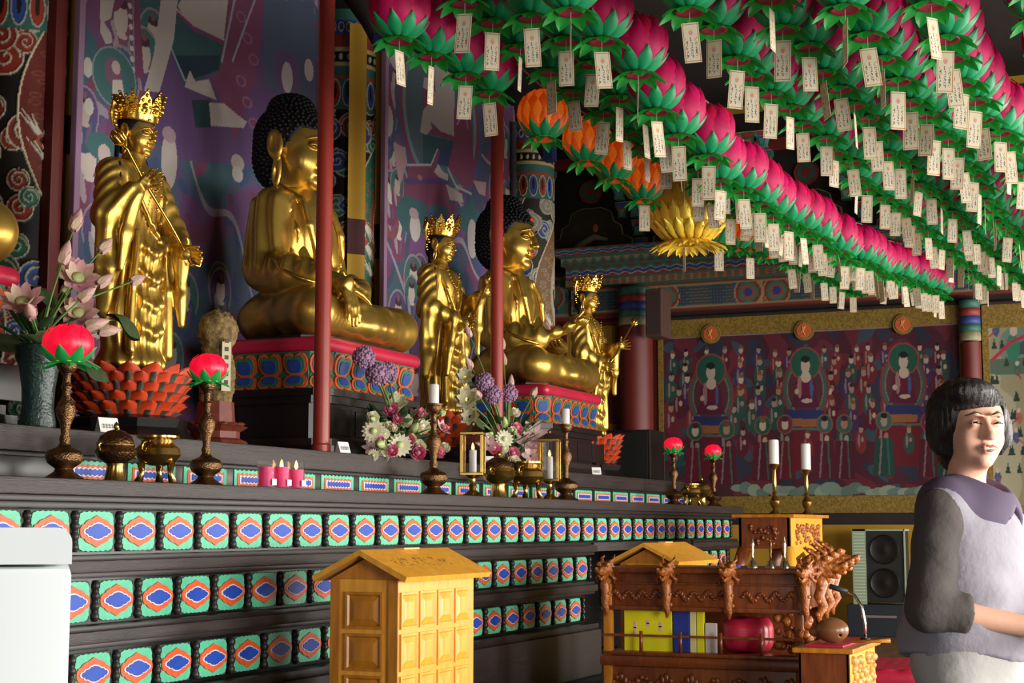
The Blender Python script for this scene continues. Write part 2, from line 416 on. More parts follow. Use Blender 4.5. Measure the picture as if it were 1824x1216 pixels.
# flower tiles
def wavy(fn, n=48): return [(fn(2*pi*i/n)) for i in range(n)]
TW, TH = 0.128, 0.092
def mirror4(q):   # quarter outline, (x>=0, y>=0) from right to top
    top = q + [(-x, y) for x, y in q[::-1] if x > 1e-6]
    return top + [(x, -y) for x, y in top[::-1] if y > 1e-6]
q_or = [(.90,0),(.88,.16),(.80,.30),(.66,.35),(.58,.46),(.42,.56),(.28,.59),(.13,.69),(0,.76)]
q_bl = [(.66,0),(.61,.10),(.50,.13),(.44,.21),(.30,.23),(.20,.31),(.10,.34),(0,.36)]
def sc(q, s, t=None): return [(x*TW*s, y*TH*(t or s)) for x, y in mirror4(q)]
def layer(b, poly, y0, y1, m): b.m = m; b.prism(poly, y0, y1, 'y')
gq = [(1.0,0),(.97,.18),(1.0,.34),(.96,.5),(.98,.66),(.93,.78),(.90,.88),(.80,.92),(.70,.98),(.56,.95),(.42,1.0),(.26,.96),(.12,1.0),(0,.97)]
tb = MB(); tb.m = 0; tb.box(-TW, 0.012, -TH, TW, 0.04, TH)
layer(tb, sc(gq, 0.985), 0.003, 0.02, 1)
layer(tb, sc(q_or, 1.04), -0.004, 0.01, 2)
layer(tb, sc(q_bl, 1.2, 1.24), -0.008, 0.0, 3)
layer(tb, sc(q_bl, 1.05), -0.012, -0.003, 4)
ME_tile = tb.mesh('tile', [M_tile_d, M_tile_g, M_tile_o, M_tile_w, M_tile_b])
ps = [(.012,-TH)]
for i in range(4):
    z = -TH + 2*TH*(i + .5)/4
    ps += [(.013, z - .019), (.021, z - .008), (.021, z + .008), (.013, z + .019)]
ps += [(.012, TH)]
ME_post = MB().lathe(ps, 10).mesh('post', M_board2, True)
PIT = 0.3135
for z, x0, spans in ((1.155, 5.39 + 0.128 - 0.0, [(AX0, AXE)]), (0.842, 5.86 + .128, [(AX0, GAP0), (GAP1, AXE)]), (0.52, 5.71 + .128, [(AX0, GAP0), (GAP1, AXE)])):
    for i in range(-8, 40):
        x = x0 + i * PIT
        for a, b in spans:
            if a + 0.15 < x < b - 0.12:
                link('tile', ME_tile, altar, (x - OX, 0.005 - OY, z))
                link('post', ME_post, altar, (x + PIT/2 - OX, 0.002 - OY, z))
# small tiles of the upper riser
def wav(hw, hh, amp, n, k):
    top = [(-hw + 2*hw*i/n, hh + amp*sin(k*2*pi*i/n)) for i in range(n+1)]
    return top + [(x, -y) for x, y in top[::-1]]
sb = MB(); sb.m = 0; sb.prism(wav(.205, .054, .004, 40, 9), 0.0, 0.03, 'y')
layer(sb, wav(.172, .034, .005, 40, 8), -.004, .01, 1)
layer(sb, wav(.156, .022, .004, 40, 8), -.007, .0, 2)
layer(sb, wav(.140, .014, .004, 40, 8), -.010, -.002, 3)
ME_stile = sb.mesh('tile', [M_tile_g, M_tile_o, M_tile_w, M_tile_b])
for i in range(-5, 24):
    x = 8.79 + i * 0.487
    if AX0 + .25 < x < AXE - .2: link('tile', ME_stile, altar, (x - OX, 0.455 - OY, 1.444))
# the two slim red poles that carry the canopy
_pp = MB().lathe([(.062, 0), (.062, .05), (.053, .06), (.052, 4.5)], 24).mesh('canopy_pole', M_red, 40)
tag(link('canopy_pole', _pp, None, (*at(572, 790, Y=0.56)[:2], 1.645)), 'slim red pole standing before the large seated golden statue', 'pole', 'red canopy poles')
tag(link('canopy_pole', _pp, None, (*at(885, 600, Y=0.56)[:2], 1.645)), 'slim red pole standing before the smaller-looking far seated golden statue', 'pole', 'red canopy poles')
# ---------------------------------------------------------------- painted hangings behind the statues
class PxCanvas(Canvas):
    """canvas whose strokes are given in measured photo pixels on the hanging's own plane"""
    def setup(s, conv): s.conv = conv; return s
    def P(s, x, y): return s.conv(x, y)
    def ppoly(s, pts, col, a=1.0): return s.poly([s.conv(*p) for p in pts], col, a)
    def pell(s, x, y, rx, ry, col, a=1.0, ring=None, rot=0.0):
        c = s.conv(x, y); e = s.conv(x + rx, y); f = s.conv(x, y + ry)
        return s.ell(c[0], c[1], abs(e[0]-c[0]), abs(f[1]-c[1]), col, a, rot, ring)
    def pband(s, pts, w, col, a=1.0):
        c = s.conv(*pts[0]); e = s.conv(pts[0][0], pts[0][1] + w)
        return s.band([s.conv(*p) for p in pts], abs(e[1]-c[1]), col, a)
def figure(c, x, y, s, halo, robe, face='#cdb9a6', rng=None):
    """small haloed figure: halo, robe, shawl, face, topknot"""
    c.ell(x, y, s*1.05, s*1.25, halo); c.ell(x, y, s*1.05, s*1.25, '#b08a9a', 0.8, ring=0.10)
    c.ell(x, y - s*0.9, s*0.85, s*1.0, robe); c.ell(x - s*.3, y - s*.8, s*.18, s*.7, '#b7a0a8', .8, 0.3); c.ell(x + s*.35, y - s*.9, s*.14, s*.6, '#7a4b8c', .9, -0.3)
    c.ell(x, y + s*0.05, s*0.42, s*0.62, face); c.ell(x, y + s*.62, s*.36, s*.22, '#5b2d45'); c.ell(x, y + s*.8, s*.16, s*.18, '#8e5560')
    c.ell(x + s*.1, y - s*.55, s*.3, s*.12, face)
def hanging(name, label, px0, px1, base, paint, seed):
    YP = 2.12
    x0 = at(px0, 300, Y=YP)[0]; x1 = at(px1, 300, Y=YP)[0]; z0, z1 = 1.72, 5.75
    c = PxCanvas(380, 470, x1 - x0, z1 - z0, base)
    def conv(x, y):
        p = at(x, y, Y=YP); return (p[0] - x0, p[2] - z0)
    c.setup(conv)
    n = c.noise(5.0, seed); n2 = c.noise(11.0, seed + 1); n3 = c.noise(3.0, seed + 2)
    c.fill(n > 0.12, '#7a3a86'); c.fill(n < -0.22, '#2f6a78'); c.fill((n2 > 0.34), '#8a2f62'); c.fill(n2 < -0.42, '#38528c'); c.fill(np.abs(n3) < 0.035, '#b59db0', 0.7)
    rng = random.Random(seed)
    for k in range(70):                       # attendants crowding the lower part and the borders
        x = rng.uniform(0, c.w); z = rng.uniform(0, c.h)
        if 0.25*c.w < x < 0.85*c.w and z > 1.35: continue
        figure(c, x, z, rng.uniform(.13, .2), rng.choice(['#2c7a76', '#37628c', '#5d3f8a']), rng.choice(['#8b2d63', '#6b3587', '#34577f', '#9a3f52']), rng.choice(['#cbb8a8', '#c2a999', '#d3c4b6']))
    paint(c)
    g_ = c.C.mean(-1, keepdims=True); c.C = (c.C*.62 + g_*.38)*.75
    o = thing(name, label, 'painting', (x0, YP, z0), group='paintings behind the altar')
    def pos(U, V):
        return U, -0.012*np.sin(U*9) * np.clip((c.h - V)/c.h, 0, 1) + 0*U, V
    link('silk_painting', c.mesh('silk_painting', M_cloth, pos), o)
    link('backing', MB().box(0, 0.03, 0, c.w, 0.045, c.h).mesh('backing', M_dark), o)
    for (a, b) in ((-0.06, 0.0), (c.w, c.w + 0.05)):
        MB().box(a, -0.02, 0, b, 0.03, c.h, 0.008).obj('edge_border', mat('mauve_border', '#8c6c86', 0.8), o)
    return o
def z1_(pts): return [(x*0.329, y*0.329) for x, y in pts]
def paint1(c):
    PU, MG, TE, CR = '#6d3a86', '#8d2c68', '#24626b', '#c6b5ab'
    c.ppoly(z1_([(760,420),(880,330),(1000,60),(1398,0),(1700,0),(1720,700),(1398,900),(900,860),(800,640)]), PU)
    c.ppoly([(400,0),(470,0),(455,140),(420,250),(380,150)], MG); c.ppoly([(470,0),(560,0),(560,200),(470,150)], '#4a5f86')
    for k in range(6): c.pell(430 + 11*(k % 3), 30 + 38*k, 9, 10, '#a05c9a', 0.8); c.pell(430 + 11*(k % 3), 30 + 38*k, 6, 7, MG)
    c.ppoly(z1_([(950,60),(1205,235),(1190,380),(1000,470),(930,300)]), TE); c.ppoly(z1_([(950,300),(1190,300),(1180,380),(1010,440)]), '#1d3f58')
    c.ppoly(z1_([(980,0),(1235,0),(1210,215),(1110,175),(1000,95),(962,30)]), CR)
    c.pband(z1_([(955,60),(1050,150),(1210,232)]), 10, MG); c.pband(z1_([(950,45),(1050,135),(1210,215)]), 4, '#b9aab8')
    c.ppoly(z1_([(870,0),(962,0),(940,220),(860,500),(780,490),(830,300)]), CR)
    c.pband(z1_([(930,270),(1000,430),(1140,520)]), 5, '#a9a0b6'); c.pband(z1_([(1270,0),(1200,330)]), 6, '#9aa0b8'); c.pband(z1_([(1380,0),(1260,330)]), 5, '#9aa0b8')
    c.ppoly(z1_([(1000,470),(1030,380),(1060,440),(1130,430),(1170,540),(1120,520)]), CR)
    c.ppoly(z1_([(1040,540),(1140,540),(1140,690),(1060,690)]), '#1f4a50'); c.ppoly(z1_([(1130,555),(1210,560),(1340,660),(1320,692),(1140,682)]), CR)
    c.ppoly(z1_([(690,0),(755,0),(780,420),(735,420),(710,250)]), MG); c.pband(z1_([(722,0),(730,420)]), 3, '#9a86b0')
    for k in range(7): c.pell(232 + k*0.9, 10 + 19*k, 4, 5, '#cfc3bd')
    c.ppoly(z1_([(470,0),(560,0),(620,200),(600,290),(520,210),(470,150)]), '#7d3a78'); c.ppoly(z1_([(540,0),(620,0),(600,100),(560,120),(600,180),(610,230),(570,240),(540,170)]), '#c4b4a4')
    c.pell(204, 138, 40, 54, '#2a7476'); c.pell(204, 138, 40, 54, '#8aa39a', .8, ring=0.06)
    c.pell(202, 128, 16, 26, '#8a4a72'); c.pell(207, 120, 8, 12, '#c9a9a0'); c.ppoly([(200,142),(218,142),(223,175),(218,192),(200,190)], '#d0c3ad')
    c.pell(180, 262, 26, 26, '#2a7476'); c.pell(185, 275, 12, 18, '#c9b0a8'); c.pell(156, 120, 8, 18, '#c9bfae'); c.pell(158, 190, 8, 15, '#c9bfae')
    c.pell(301, 285, 15, 52, '#c9b8ac'); c.pell(301, 240, 13, 14, '#b98e9a'); c.pell(424, 290, 12, 15, '#c4a7a0'); c.pell(424, 310, 10, 14, '#cbbcb0')
    c.pell(512, 130, 24, 40, '#6c4a86'); c.pell(512, 138, 10, 28, '#c9b8c0'); c.pell(550, 125, 8, 20, '#c9b8c0')
def z9_(pts): return [(560 + x*0.3454, y*0.3454) for x, y in pts]
def paint2(c):
    MG, TE, CR = '#8d2c62', '#235b66', '#b6a39f'
    c.pell(786, 205, 74, 152, '#3c5a8a'); c.pell(786, 205, 69, 146, MG); c.pell(786, 205, 63, 138, '#6f8f9a'); c.pell(786, 205, 58, 130, '#4b6b78')
    c.pell(786, 100, 40, 55, '#1f4a52'); c.pell(786, 100, 40, 55, MG, 1, ring=.08)
    c.ppoly(z9_([(560,440),(620,470),(640,700),(560,680)]), MG)
    c.ppoly(z9_([(615,240),(700,240),(722,400),(725,700),(610,655),(575,700),(545,680),(560,570),(620,490),(560,450),(565,400),(590,400),(625,480),(618,380)]), CR)
    c.pell(792, 75, 17, 26, CR); c.pband(z9_([(605,640),(650,690),(722,720)]), 9, MG); c.pband(z9_([(600,625),(650,672),(722,700)]), 3, '#9a98b0')
    c.ppoly(z9_([(560,690),(720,730),(715,860),(640,840),(560,860)]), TE); c.ppoly(z9_([(620,760),(720,750),(715,860),(640,850)]), '#27407c')
    c.ppoly(z9_([(720,560),(780,520),(810,620),(830,960),(760,960),(690,860),(720,720)]), MG); c.pband(z9_([(735,640),(780,560),(790,660)]), 3, '#a3a0b8')
    c.ppoly(z9_([(480,860),(600,850),(640,760),(650,790),(620,880),(660,900),(690,960),(690,1070),(480,1020)]), MG); c.pband(z9_([(480,850),(600,850),(635,770)]), 4, '#b7a6b4')
    c.pband(z9_([(480,935),(690,935)]), 10, '#5d2f86'); c.pell(748, 316, 4, 5, '#b0704a')
    c.ppoly(z9_([(615,885),(640,845),(660,880),(690,900),(690,935),(640,910)]), CR); c.ppoly(z9_([(680,950),(760,1000),(768,1045),(700,1030)]), CR)
    c.pband(z9_([(690,870),(730,960),(810,1000)]), 5, '#a8a2b4')
    c.ppoly(z9_([(405,735),(470,760),(480,840),(440,960),(420,860)]), '#b98a92'); c.ppoly(z9_([(820,930),(885,940),(880,1010),(850,1000)]), '#b98a92')
    c.pell(735, 385, 28, 34, '#2a6c72'); c.pell(740, 405, 9, 25, '#c9b8b0'); c.pell(738, 380, 8, 10, '#b9909a')
    c.pell(842, 395, 25, 30, '#2a6c72'); c.pell(842, 425, 9, 35, '#bfb0ac')
    c.pell(705, 95, 12, 30, '#b9a8b0'); c.pell(706, 92, 6, 24, '#cbbec0'); c.pell(692, 215, 8, 28, '#b9b0a8'); c.pell(862, 170, 10, 30, '#4b6b78')
hanging('silk_painting_panel', 'tall violet Buddhist silk painting behind the nearest large seated golden statue', 140, 562, '#4b5f86', paint1, 5)
hanging('silk_painting_panel', 'tall violet Buddhist silk painting hung between two dragon columns, farther one', 688, 912, '#4b4f76', paint2, 9)
# grey rod and side curtains beside the hangings
p = at(915, 400, Y=2.08); tag(MB().cyl((0,0,0), (0,0,3.9), 0.028, n=10).obj('curtain_rod', mat('grey_rod', '#5d5560', 0.5), None, (p[0], p[1], 1.65), True), 'thin grey vertical rod at the edge of the far silk painting', 'rod')
def side_curtain(px0, px1, dark0, dark1, label):
    a = at(px0, 300, Y=2.16)[0]; b = at(px1, 300, Y=2.16)[0]; zt = at((px0+px1)/2, dark0, Y=2.16)[2]; zb = at((px0+px1)/2, dark1, Y=2.16)[2]
    o = thing('side_curtain', label, 'curtain', (a, 2.29, 1.65), group='mustard side curtains')
    def seg(name, z0, z1, m):
        MB().grid(lambda u, v: ((b-a)*u, 0.035*sin(u*2*pi*1.6 + 0.8) - 0.05*u, z0 + (z1-z0)*v - 1.65), 24, 1).obj(name, m, o, smooth=True)
    seg('cloth', zt, 5.75, M_must); seg('dark_band', zb, zt, mat('maroon_shade', '#3f1712', 0.8)); seg('cloth', 1.66, zb, M_must)  # maroon segment puts shade across the strip into the colour
side_curtain(105, 139, 197, 268, 'mustard cloth strip with maroon shade band along the nearer silk painting')
side_curtain(647, 686, 392, 455, 'mustard cloth strip with maroon shade band between dragon column and far painting')
p = at(98, 300, Y=2.2)[0]; tag(MB().box(-0.06, -0.04, 0, 0.055, 0.04, 4.0, 0.01).obj('wall_post', M_dred, None, (p, 2.22, 1.65)), 'dark red square post beside the nearest dragon column', 'post')

# ---------------------------------------------------------------- dragon columns
def spiral(c, x, y, r, col, out='#b9b39a', turns=1.6, flip=1):
    c.ell(x, y, r, r, out); c.ell(x, y, r*0.9, r*0.9, col)
    pts = [(x + flip*r*0.78*(1 - t/30)*cos(2*pi*turns*t/30), y + r*0.78*(1 - t/30)*sin(2*pi*turns*t/30)) for t in range(28)]
    c.band(pts, r*0.12, out)
def dragon_column(px, dark, body, belly, spirals, seed, label, band_px):
    RC = 0.31; p = at(px, 300, Y=2.50); x = p[0] - RC*0.87
    z0, z1 = 1.65, 5.9; c = Canvas(270, 430, 2*pi*RC, z1 - z0, dark); rng = random.Random(seed)
    for k in range(260):
        spiral(c, rng.uniform(0, c.w), rng.uniform(0, c.h), rng.uniform(.06, .13), rng.choice(spirals), flip=rng.choice((-1, 1)))
    for off in (0.2, 1.15):                                            # dragon body winding round the shaft
        pts = [(off + 0.32*sin(2.1*t) , t) for t in np.linspace(0, c.h, 60)]
        c.band(pts, 0.30, '#c9bfa0'); c.band(pts, 0.27, body)
        for t in np.linspace(0, c.h, 90): c.ell(off + .32*sin(2.1*t) + .06*sin(40*t), t, .05, .02, belly, 0.55, ring=.4)
        c.band([(a + .115, b) for a, b in pts], .045, belly)
        for k in range(7):                                             # pale flame manes
            t = rng.uniform(0.2, c.h - .3); bx = off + .32*sin(2.1*t)
            for s in range(9): c.poly([(bx - .02, t), (bx + .02, t), (bx + .2*cos(s*.5 - 1), t + .22*sin(s*.5 - 2.1))], '#c8c4b2')
            c.ell(bx, t, .045, .045, '#a8452c'); c.ell(bx, t, .02, .02, '#1a1412')
    zb = at(px - 20, band_px, Y=2.1)[2] - z0                            # key band and petal fringe under the capital
    for k, (h0, h1, col) in enumerate(((.0, .5, '#3c6a60'), (.06, .10, '#b9a36a'), (.10, .2, '#15120f'), (.2, .24, '#b9a36a'), (.24, .36, '#8a3324'), (.36, .5, '#2d4486'), (.5, .62, '#2f6a5a'), (.62, .74, '#8a3324'), (.74, .9, '#2d4486'), (.9, 2.5, '#2a3a36'))):
        c.fill((c.V > zb + h0) & (c.V < zb + h1), col)
    for k in range(26):
        xx = c.w*k/26; c.ell(xx, zb + .15, .018, .03, '#b8b4a0'); c.ell(xx, zb + .43, .03, .05, '#b8b09a', 1, ring=.3)
    c.fill((c.V > zb - .34) & (c.V < zb), '#3c6a60'); c.fill((c.V > zb - .06) & (c.V < zb - .03), '#a8452c')
    for k in range(16):
        xx = c.w*(k + .5)/16; c.ell(xx, zb - .19, .056, .13, '#b8b4a0'); c.ell(xx, zb - .19, .046, .115, ('#a03a26', '#2d4f9a')[k % 2]); c.ell(xx, zb - .17, .016, .07, '#2a1a1a')
    lum = c.C.mean(-1)
    o = thing('dragon_column', label, 'column', (x, 2.54, z0), group='columns carved with dragons')
    rel = (c.C @ np.array([.3, .5, .2])); rel = np.clip(rel / max(1e-6, rel.max()), 0, 1)
    def pos(U, V):
        a = U / RC; r = RC - 0.012 + 0.014*np.sqrt(rel); return -np.sin(a)*r, np.cos(a)*r, V
    link('shaft', c.mesh('shaft', M_paint, pos), o)
    MB().lathe([(.36, 0), (.38, .06), (.33, .12)], 28).obj('foot_ring', M_black, o, smooth=30)
    return o
dragon_column(91, '#12100e', '#6a2418', '#8e4a3a', ['#8a2f22', '#2c4a86', '#2f6a52', '#7c3226'], 3, 'round column with brown dragon and red scrolls at the near end', -60)
dragon_column(646, '#15130f', '#2c6a52', '#a8503c', ['#8a2f22', '#2c4a86', '#2f7a66'], 4, 'round column with green scaled dragon and white mane behind the red pole', 100)
dragon_column(962, '#2a2620', '#7a5a3a', '#9a9482', ['#8f8a7c', '#2c4a86', '#8a8276'], 6, 'round column with pale cloud scrolls and ochre dragon beside the far statue', 272)

# ---------------------------------------------------------------- end wall: framed panels, beams, brackets, paintings
def wall_thing(name, label, cat, y, z, x=X_END, group=None): return thing(name, label, cat, (x, y, z), group=group)
def wall_y(px, x=X_END): return at(px, 600, X=x)[1]
trim = MB()
for (a, b) in ((2.62, 2.2), (1.95, 1.72)): pass
def frame_panel(y0, y1, z0, z1, label):
    o = thing('wall_panel', label, 'panel', (X_END - 0.01, (y0+y1)/2, z0), group='yellow framed wall panels')
    h = abs(y0-y1)/2; t = 0.05; H = z1 - z0
    MB().box(-.03, -h, 0, 0.0, h, H).obj('board', M_must, o)
    for nm, bx in (('frame_rail', (-.06, -h-t, -t, 0, h+t, 0)), ('frame_rail', (-.06, -h-t, H, 0, h+t, H+t)), ('frame_stile', (-.06, -h-t, 0, 0, -h, H)), ('frame_stile', (-.06, h, 0, 0, h+t, H))):
        MB().box(*bx, 0.006).obj(nm, M_dred, o)
    MB().box(-.034, -h+.03, .03, -.03, h-.03, H-.03).obj('inset_line', mat('cream_line', '#8d7a3c', .7), o)
    MB().box(-.037, -h+.04, .04, -.033, h-.04, H-.04).obj('inset', M_must, o)
tag(MB().box(X_END - .012, wall_y(1180), 1.25, X_END - .002, Y_BACK, 4.2).obj('trim_1', M_dred), kind='structure')
tag(MB().box(X_END - .012, wall_y(1180), 4.2, X_END - .002, Y_BACK, 6.1).obj('trim_4', M_dark), kind='structure')
tag(MB().box(X_END - .012, -6.2, 1.2, X_END - .002, wall_y(1180), 6.1).obj('trim_2', M_dark), kind='structure')
frame_panel(wall_y(1012), wall_y(1099), 2.82, 3.62, 'yellow wall panel with dark red frame beside the far crowned statue')
frame_panel(wall_y(1066), wall_y(1099), 1.72, 2.42, 'lower yellow wall panel with dark red frame above the orange flower pedestal')
def red_column(y, x, rad, label, zc=3.55):
    o = thing('timber_column', label, 'column', (x, y, 0), group='dark red timber columns')
    MB().lathe([(rad*1.3, 0), (rad*1.3, .12), (rad, .14), (rad, zc)], 24).obj('shaft', M_dred, o, smooth=40)
    for k, (m, h) in enumerate(((M_dc_cream, .03), (M_teal, .1), (M_dc_blue, .08), (M_dc_red, .1), (M_teal, .12))):
        z = zc + .02 + .09*k; MB().lathe([(rad*1.03, z), (rad*1.05, z + h*.5), (rad*1.03, z + .09)], 24).obj('painted_band', m, o, smooth=True)
red_column(wall_y(1145), X_END - 0.25, 0.2, 'dark red round column carrying the small brown loudspeaker')
red_column(wall_y(1731), X_END - 0.12, 0.11, 'slim dark red column between the two wall hangings', 3.2)
# loudspeaker on the column
yy = at(1169, 560, X=17.3)[1]; o = thing('wall_speaker', 'small brown boxed loudspeaker fixed high on the dark red column', 'speaker', (17.3, yy, 3.36))
MB().box(-.1, -.1, 0, .25, .1, .56, .012).obj('body', mat('brown_speaker', '#4a3028', .6, var=.1), o); MB().box(-.108, -.085, .03, -.1, .085, .53).obj('grille', mat('brown_grille', '#3a2520', .8, bump=.6, bscale=300), o)
# assembly painting
def brocade_hanging(name, label, y0, y1, z0, z1, paint, tb, bb, sb_, nu, nv, base, x=X_END):
    """a cloth painting edged with gold brocade, hung on the end wall; y0 is the edge nearer the altar"""
    w_, h_ = y0 - y1, z1 - z0
    o = thing(name, label, 'painting', (x - .03, y0, z0), group='brocade edged paintings on the end wall')
    c = PxCanvas(nu, nv, w_, h_, base); c.setup(lambda px, py: (y0 - at(px, py, X=x)[1], at(px, py, X=x)[2] - z0)); paint(c)
    link('painted_cloth', c.mesh('painted_cloth', M_cloth, lambda U, V: (-.012 + .008*np.sin(U*7), -U, V)), o)
    MB().box(-.03, -w_ - sb_, h_, .0, sb_, h_ + tb, .006).obj('brocade_border', M_brocade, o); MB().box(-.03, -w_ - sb_, -bb, .0, sb_, 0, .006).obj('brocade_border', M_brocade, o)
    MB().box(-.03, 0, 0, .0, sb_, h_).obj('brocade_border', M_brocade, o); MB().box(-.03, -w_ - sb_, 0, .0, -w_, h_).obj('brocade_border', M_brocade, o)
    MB().cyl((-.02, sb_ + .05, h_ + tb), (-.02, -w_ - sb_ - .05, h_ + tb), .025, n=10).obj('hanging_rod', M_dark, o)
    return o
def assembly(c):
    rng = random.Random(12)
    n = c.noise(9, 4); c.fill(n > .15, '#5a2530'); c.fill(n < -.3, '#2b2d3c'); n2 = c.noise(16, 8); c.fill(n2 > .4, '#33404a')
    skin = ['#9c8a7c', '#a89684', '#8a7468', '#8f6a58']
    def person(px, py, s, halo=None, robe=None):
        robe = robe or rng.choice(['#5e1f2a', '#4d1a28', '#2c3f3a', '#3a2a4a', '#6a2a2a', '#24423a'])
        c.pell(px, py + 26*s, 11*s, 22*s, robe); c.pell(px - 4*s, py + 22*s, 2*s, 14*s, '#8a7a78', .6); c.pell(px + 3*s, py + 20*s, 3*s, 5*s, rng.choice(skin), .8)
        if halo: c.pell(px, py, 11*s, 13*s, halo); c.pell(px, py, 11*s, 13*s, '#7a4a3a', .8, ring=.12)
        c.pell(px, py, 4.6*s, 7*s, rng.choice(skin)); c.pell(px, py - 7*s, 4.4*s, 3.6*s, rng.choice(['#1f1a1c', '#3a1f2a', '#5a3a2a', '#6a4a30']))
    for row, (py, n_, s) in enumerate(((632, 17, .8), (652, 15, .95), (676, 16, 1.0), (702, 15, 1.0), (728, 14, 1.0))):
        for i in range(n_): person(1200 + 500*(i + .5*(row % 2))/n_ + rng.uniform(-6, 6), py - (i/n_)*14 + rng.uniform(-5, 5), s)
    for px, py in ((1268, 660), (1436, 648), (1610, 640)):
        c.pell(px, py + 45, 42, 58, '#6a2f30'); c.pell(px, py + 45, 38, 54, '#31504a'); c.pell(px, py + 45, 33, 48, '#4a2a30'); c.pell(px, py + 45, 33, 48, '#7a6a58', .7, ring=.06)
        c.pell(px, py, 28, 30, '#7a3a34'); c.pell(px, py, 25, 27, '#1f4a3c')
        c.pell(px, py + 48, 21, 30, '#561a2c'); c.ppoly([(px-26, py+78), (px+26, py+78), (px+19, py+56), (px-19, py+56)], '#4a1a30'); c.pell(px - 10, py + 42, 4, 20, '#8a6a68', .8); c.pell(px + 11, py + 44, 3, 18, '#33507a', .9)
        c.pell(px, py + 4, 8, 14, '#a39282'); c.pell(px + 1, py + 24, 9, 10, '#a39282'); c.pell(px, py - 8, 8, 6, '#18201c'); c.pell(px + 3, py + 66, 10, 4, '#9c8a7c'); c.pell(px-15, py+50, 4, 5, '#9c8a7c')
        c.ppoly([(px-30, py+82), (px+30, py+82), (px+34, py+98), (px-34, py+98)], '#252a52'); c.ppoly([(px-26, py+98), (px+26, py+98), (px+24, py+112), (px-24, py+112)], '#7a4f30')
        c.ppoly([(px-40, py+112), (px+40, py+112), (px+36, py+190), (px-36, py+190)], '#571a24'); c.pband([(px-40, py+116), (px+40, py+116)], 4, '#3a5a4e')
    for px, py in ((1240, 768), (1296, 765), (1360, 758), (1400, 756), (1470, 755), (1505, 755), (1576, 750), (1655, 752), (1690, 760)):
        person(px, py, 1.35, halo=rng.choice(['#1f4a3c', '#5a2a34', '#31504a']), robe=rng.choice(['#571a24', '#24423a', '#3a2030']))
        c.ppoly([(px-15, py+30), (px+15, py+30), (px+20, py+98), (px-20, py+98)], rng.choice(['#571a24', '#1f3a34', '#4a1a28'])); c.pband([(px-4, py+32), (px-8, py+95)], 3, '#7a6a68', .7); c.pband([(px+6, py+32), (px+10, py+95)], 3, '#2f5a4a', .8)
    for px, py in ((1325, 770), (1535, 765), (1620, 765), (1440, 775), (1210, 790)): person(px, py, .9)
    for k in range(26): c.pell(1315 + 15*k, 872 + rng.uniform(-4, 6), rng.uniform(10, 20), rng.uniform(6, 12), rng.choice(['#6a7a6c', '#7a8474', '#56685e']))
    c.fill(c.V > c.h - .012, '#7a6a70'); c.fill(c.V > c.h - .0, '#000000')
ap = brocade_hanging('assembly_painting', 'wide dark red painting of three haloed Buddhas among crowds, edged with gold brocade', wall_y(1183), wall_y(1709), 1.53, 3.43, assembly, .23, .2, .06, 400, 230, '#43202a')
for px, py in ((1267, 595), (1433, 589), (1609, 578)):
    q = at(px, py, X=X_END - .06); m_ = MB().cyl((0,0,0), (-.03,0,0), .115, n=28).obj('medallion', M_brocade, ap, (q[0]-ap.location[0], q[1]-ap.location[1], q[2]-ap.location[2]), 40)
    MB().cyl((-.03,0,0), (-.04,0,0), .085, n=28).obj('red_disc', M_dc_orange, m_); b = MB()
    for k in range(3): b.tube([(-.043, .03*cos(k*2.1), .045*sin(k*2.1) - .02), (-.043, .01, 0), (-.043, -.02*cos(k*1.3), .05)], .007, 6)
    b.obj('seed_mark', mat('seed_gold', '#c98a3a', .6), m_)
def landscape(c):
    rng = random.Random(5); n = c.noise(6, 2); c.fill(n > .1, '#8f8a72'); c.fill(n < -.35, '#5f7062')
    for k in range(9):
        v = c.h*(.08 + .1*k); c.ell(rng.uniform(0, 1.4), v, rng.uniform(.3, .6), .09, rng.choice(['#4a5a4c', '#39484a', '#727a62']))
        for t in range(7): x = rng.uniform(0, 1.5); c.poly([(x - .03, v), (x + .03, v), (x, v + .12)], '#23332c')
    for k in range(40):
        x, v = rng.uniform(0, 1.6), rng.uniform(0, c.h); c.ell(x, v, .035, .07, rng.choice(['#7a2a34', '#2f5a4c', '#8a5a48', '#3a4a6a'])); c.ell(x, v + .075, .02, .028, '#a89684'); c.band([(x, v), (x + rng.uniform(-.12, .12), v - .1)], .016, '#8a3440')
    c.pell(1805, 620, 12, 26, '#2f6a52'); c.pell(1806, 590, 7, 9, '#a89684'); c.pband([(1770, 640), (1800, 610), (1824, 600)], 6, '#9a2a40')
brocade_hanging('landscape_painting', 'pale painting of figures and hills behind the walking person', wall_y(1762), wall_y(1762) - 2.2, 1.4, 3.36, landscape, .28, .2, .07, 200, 190, '#80795f')
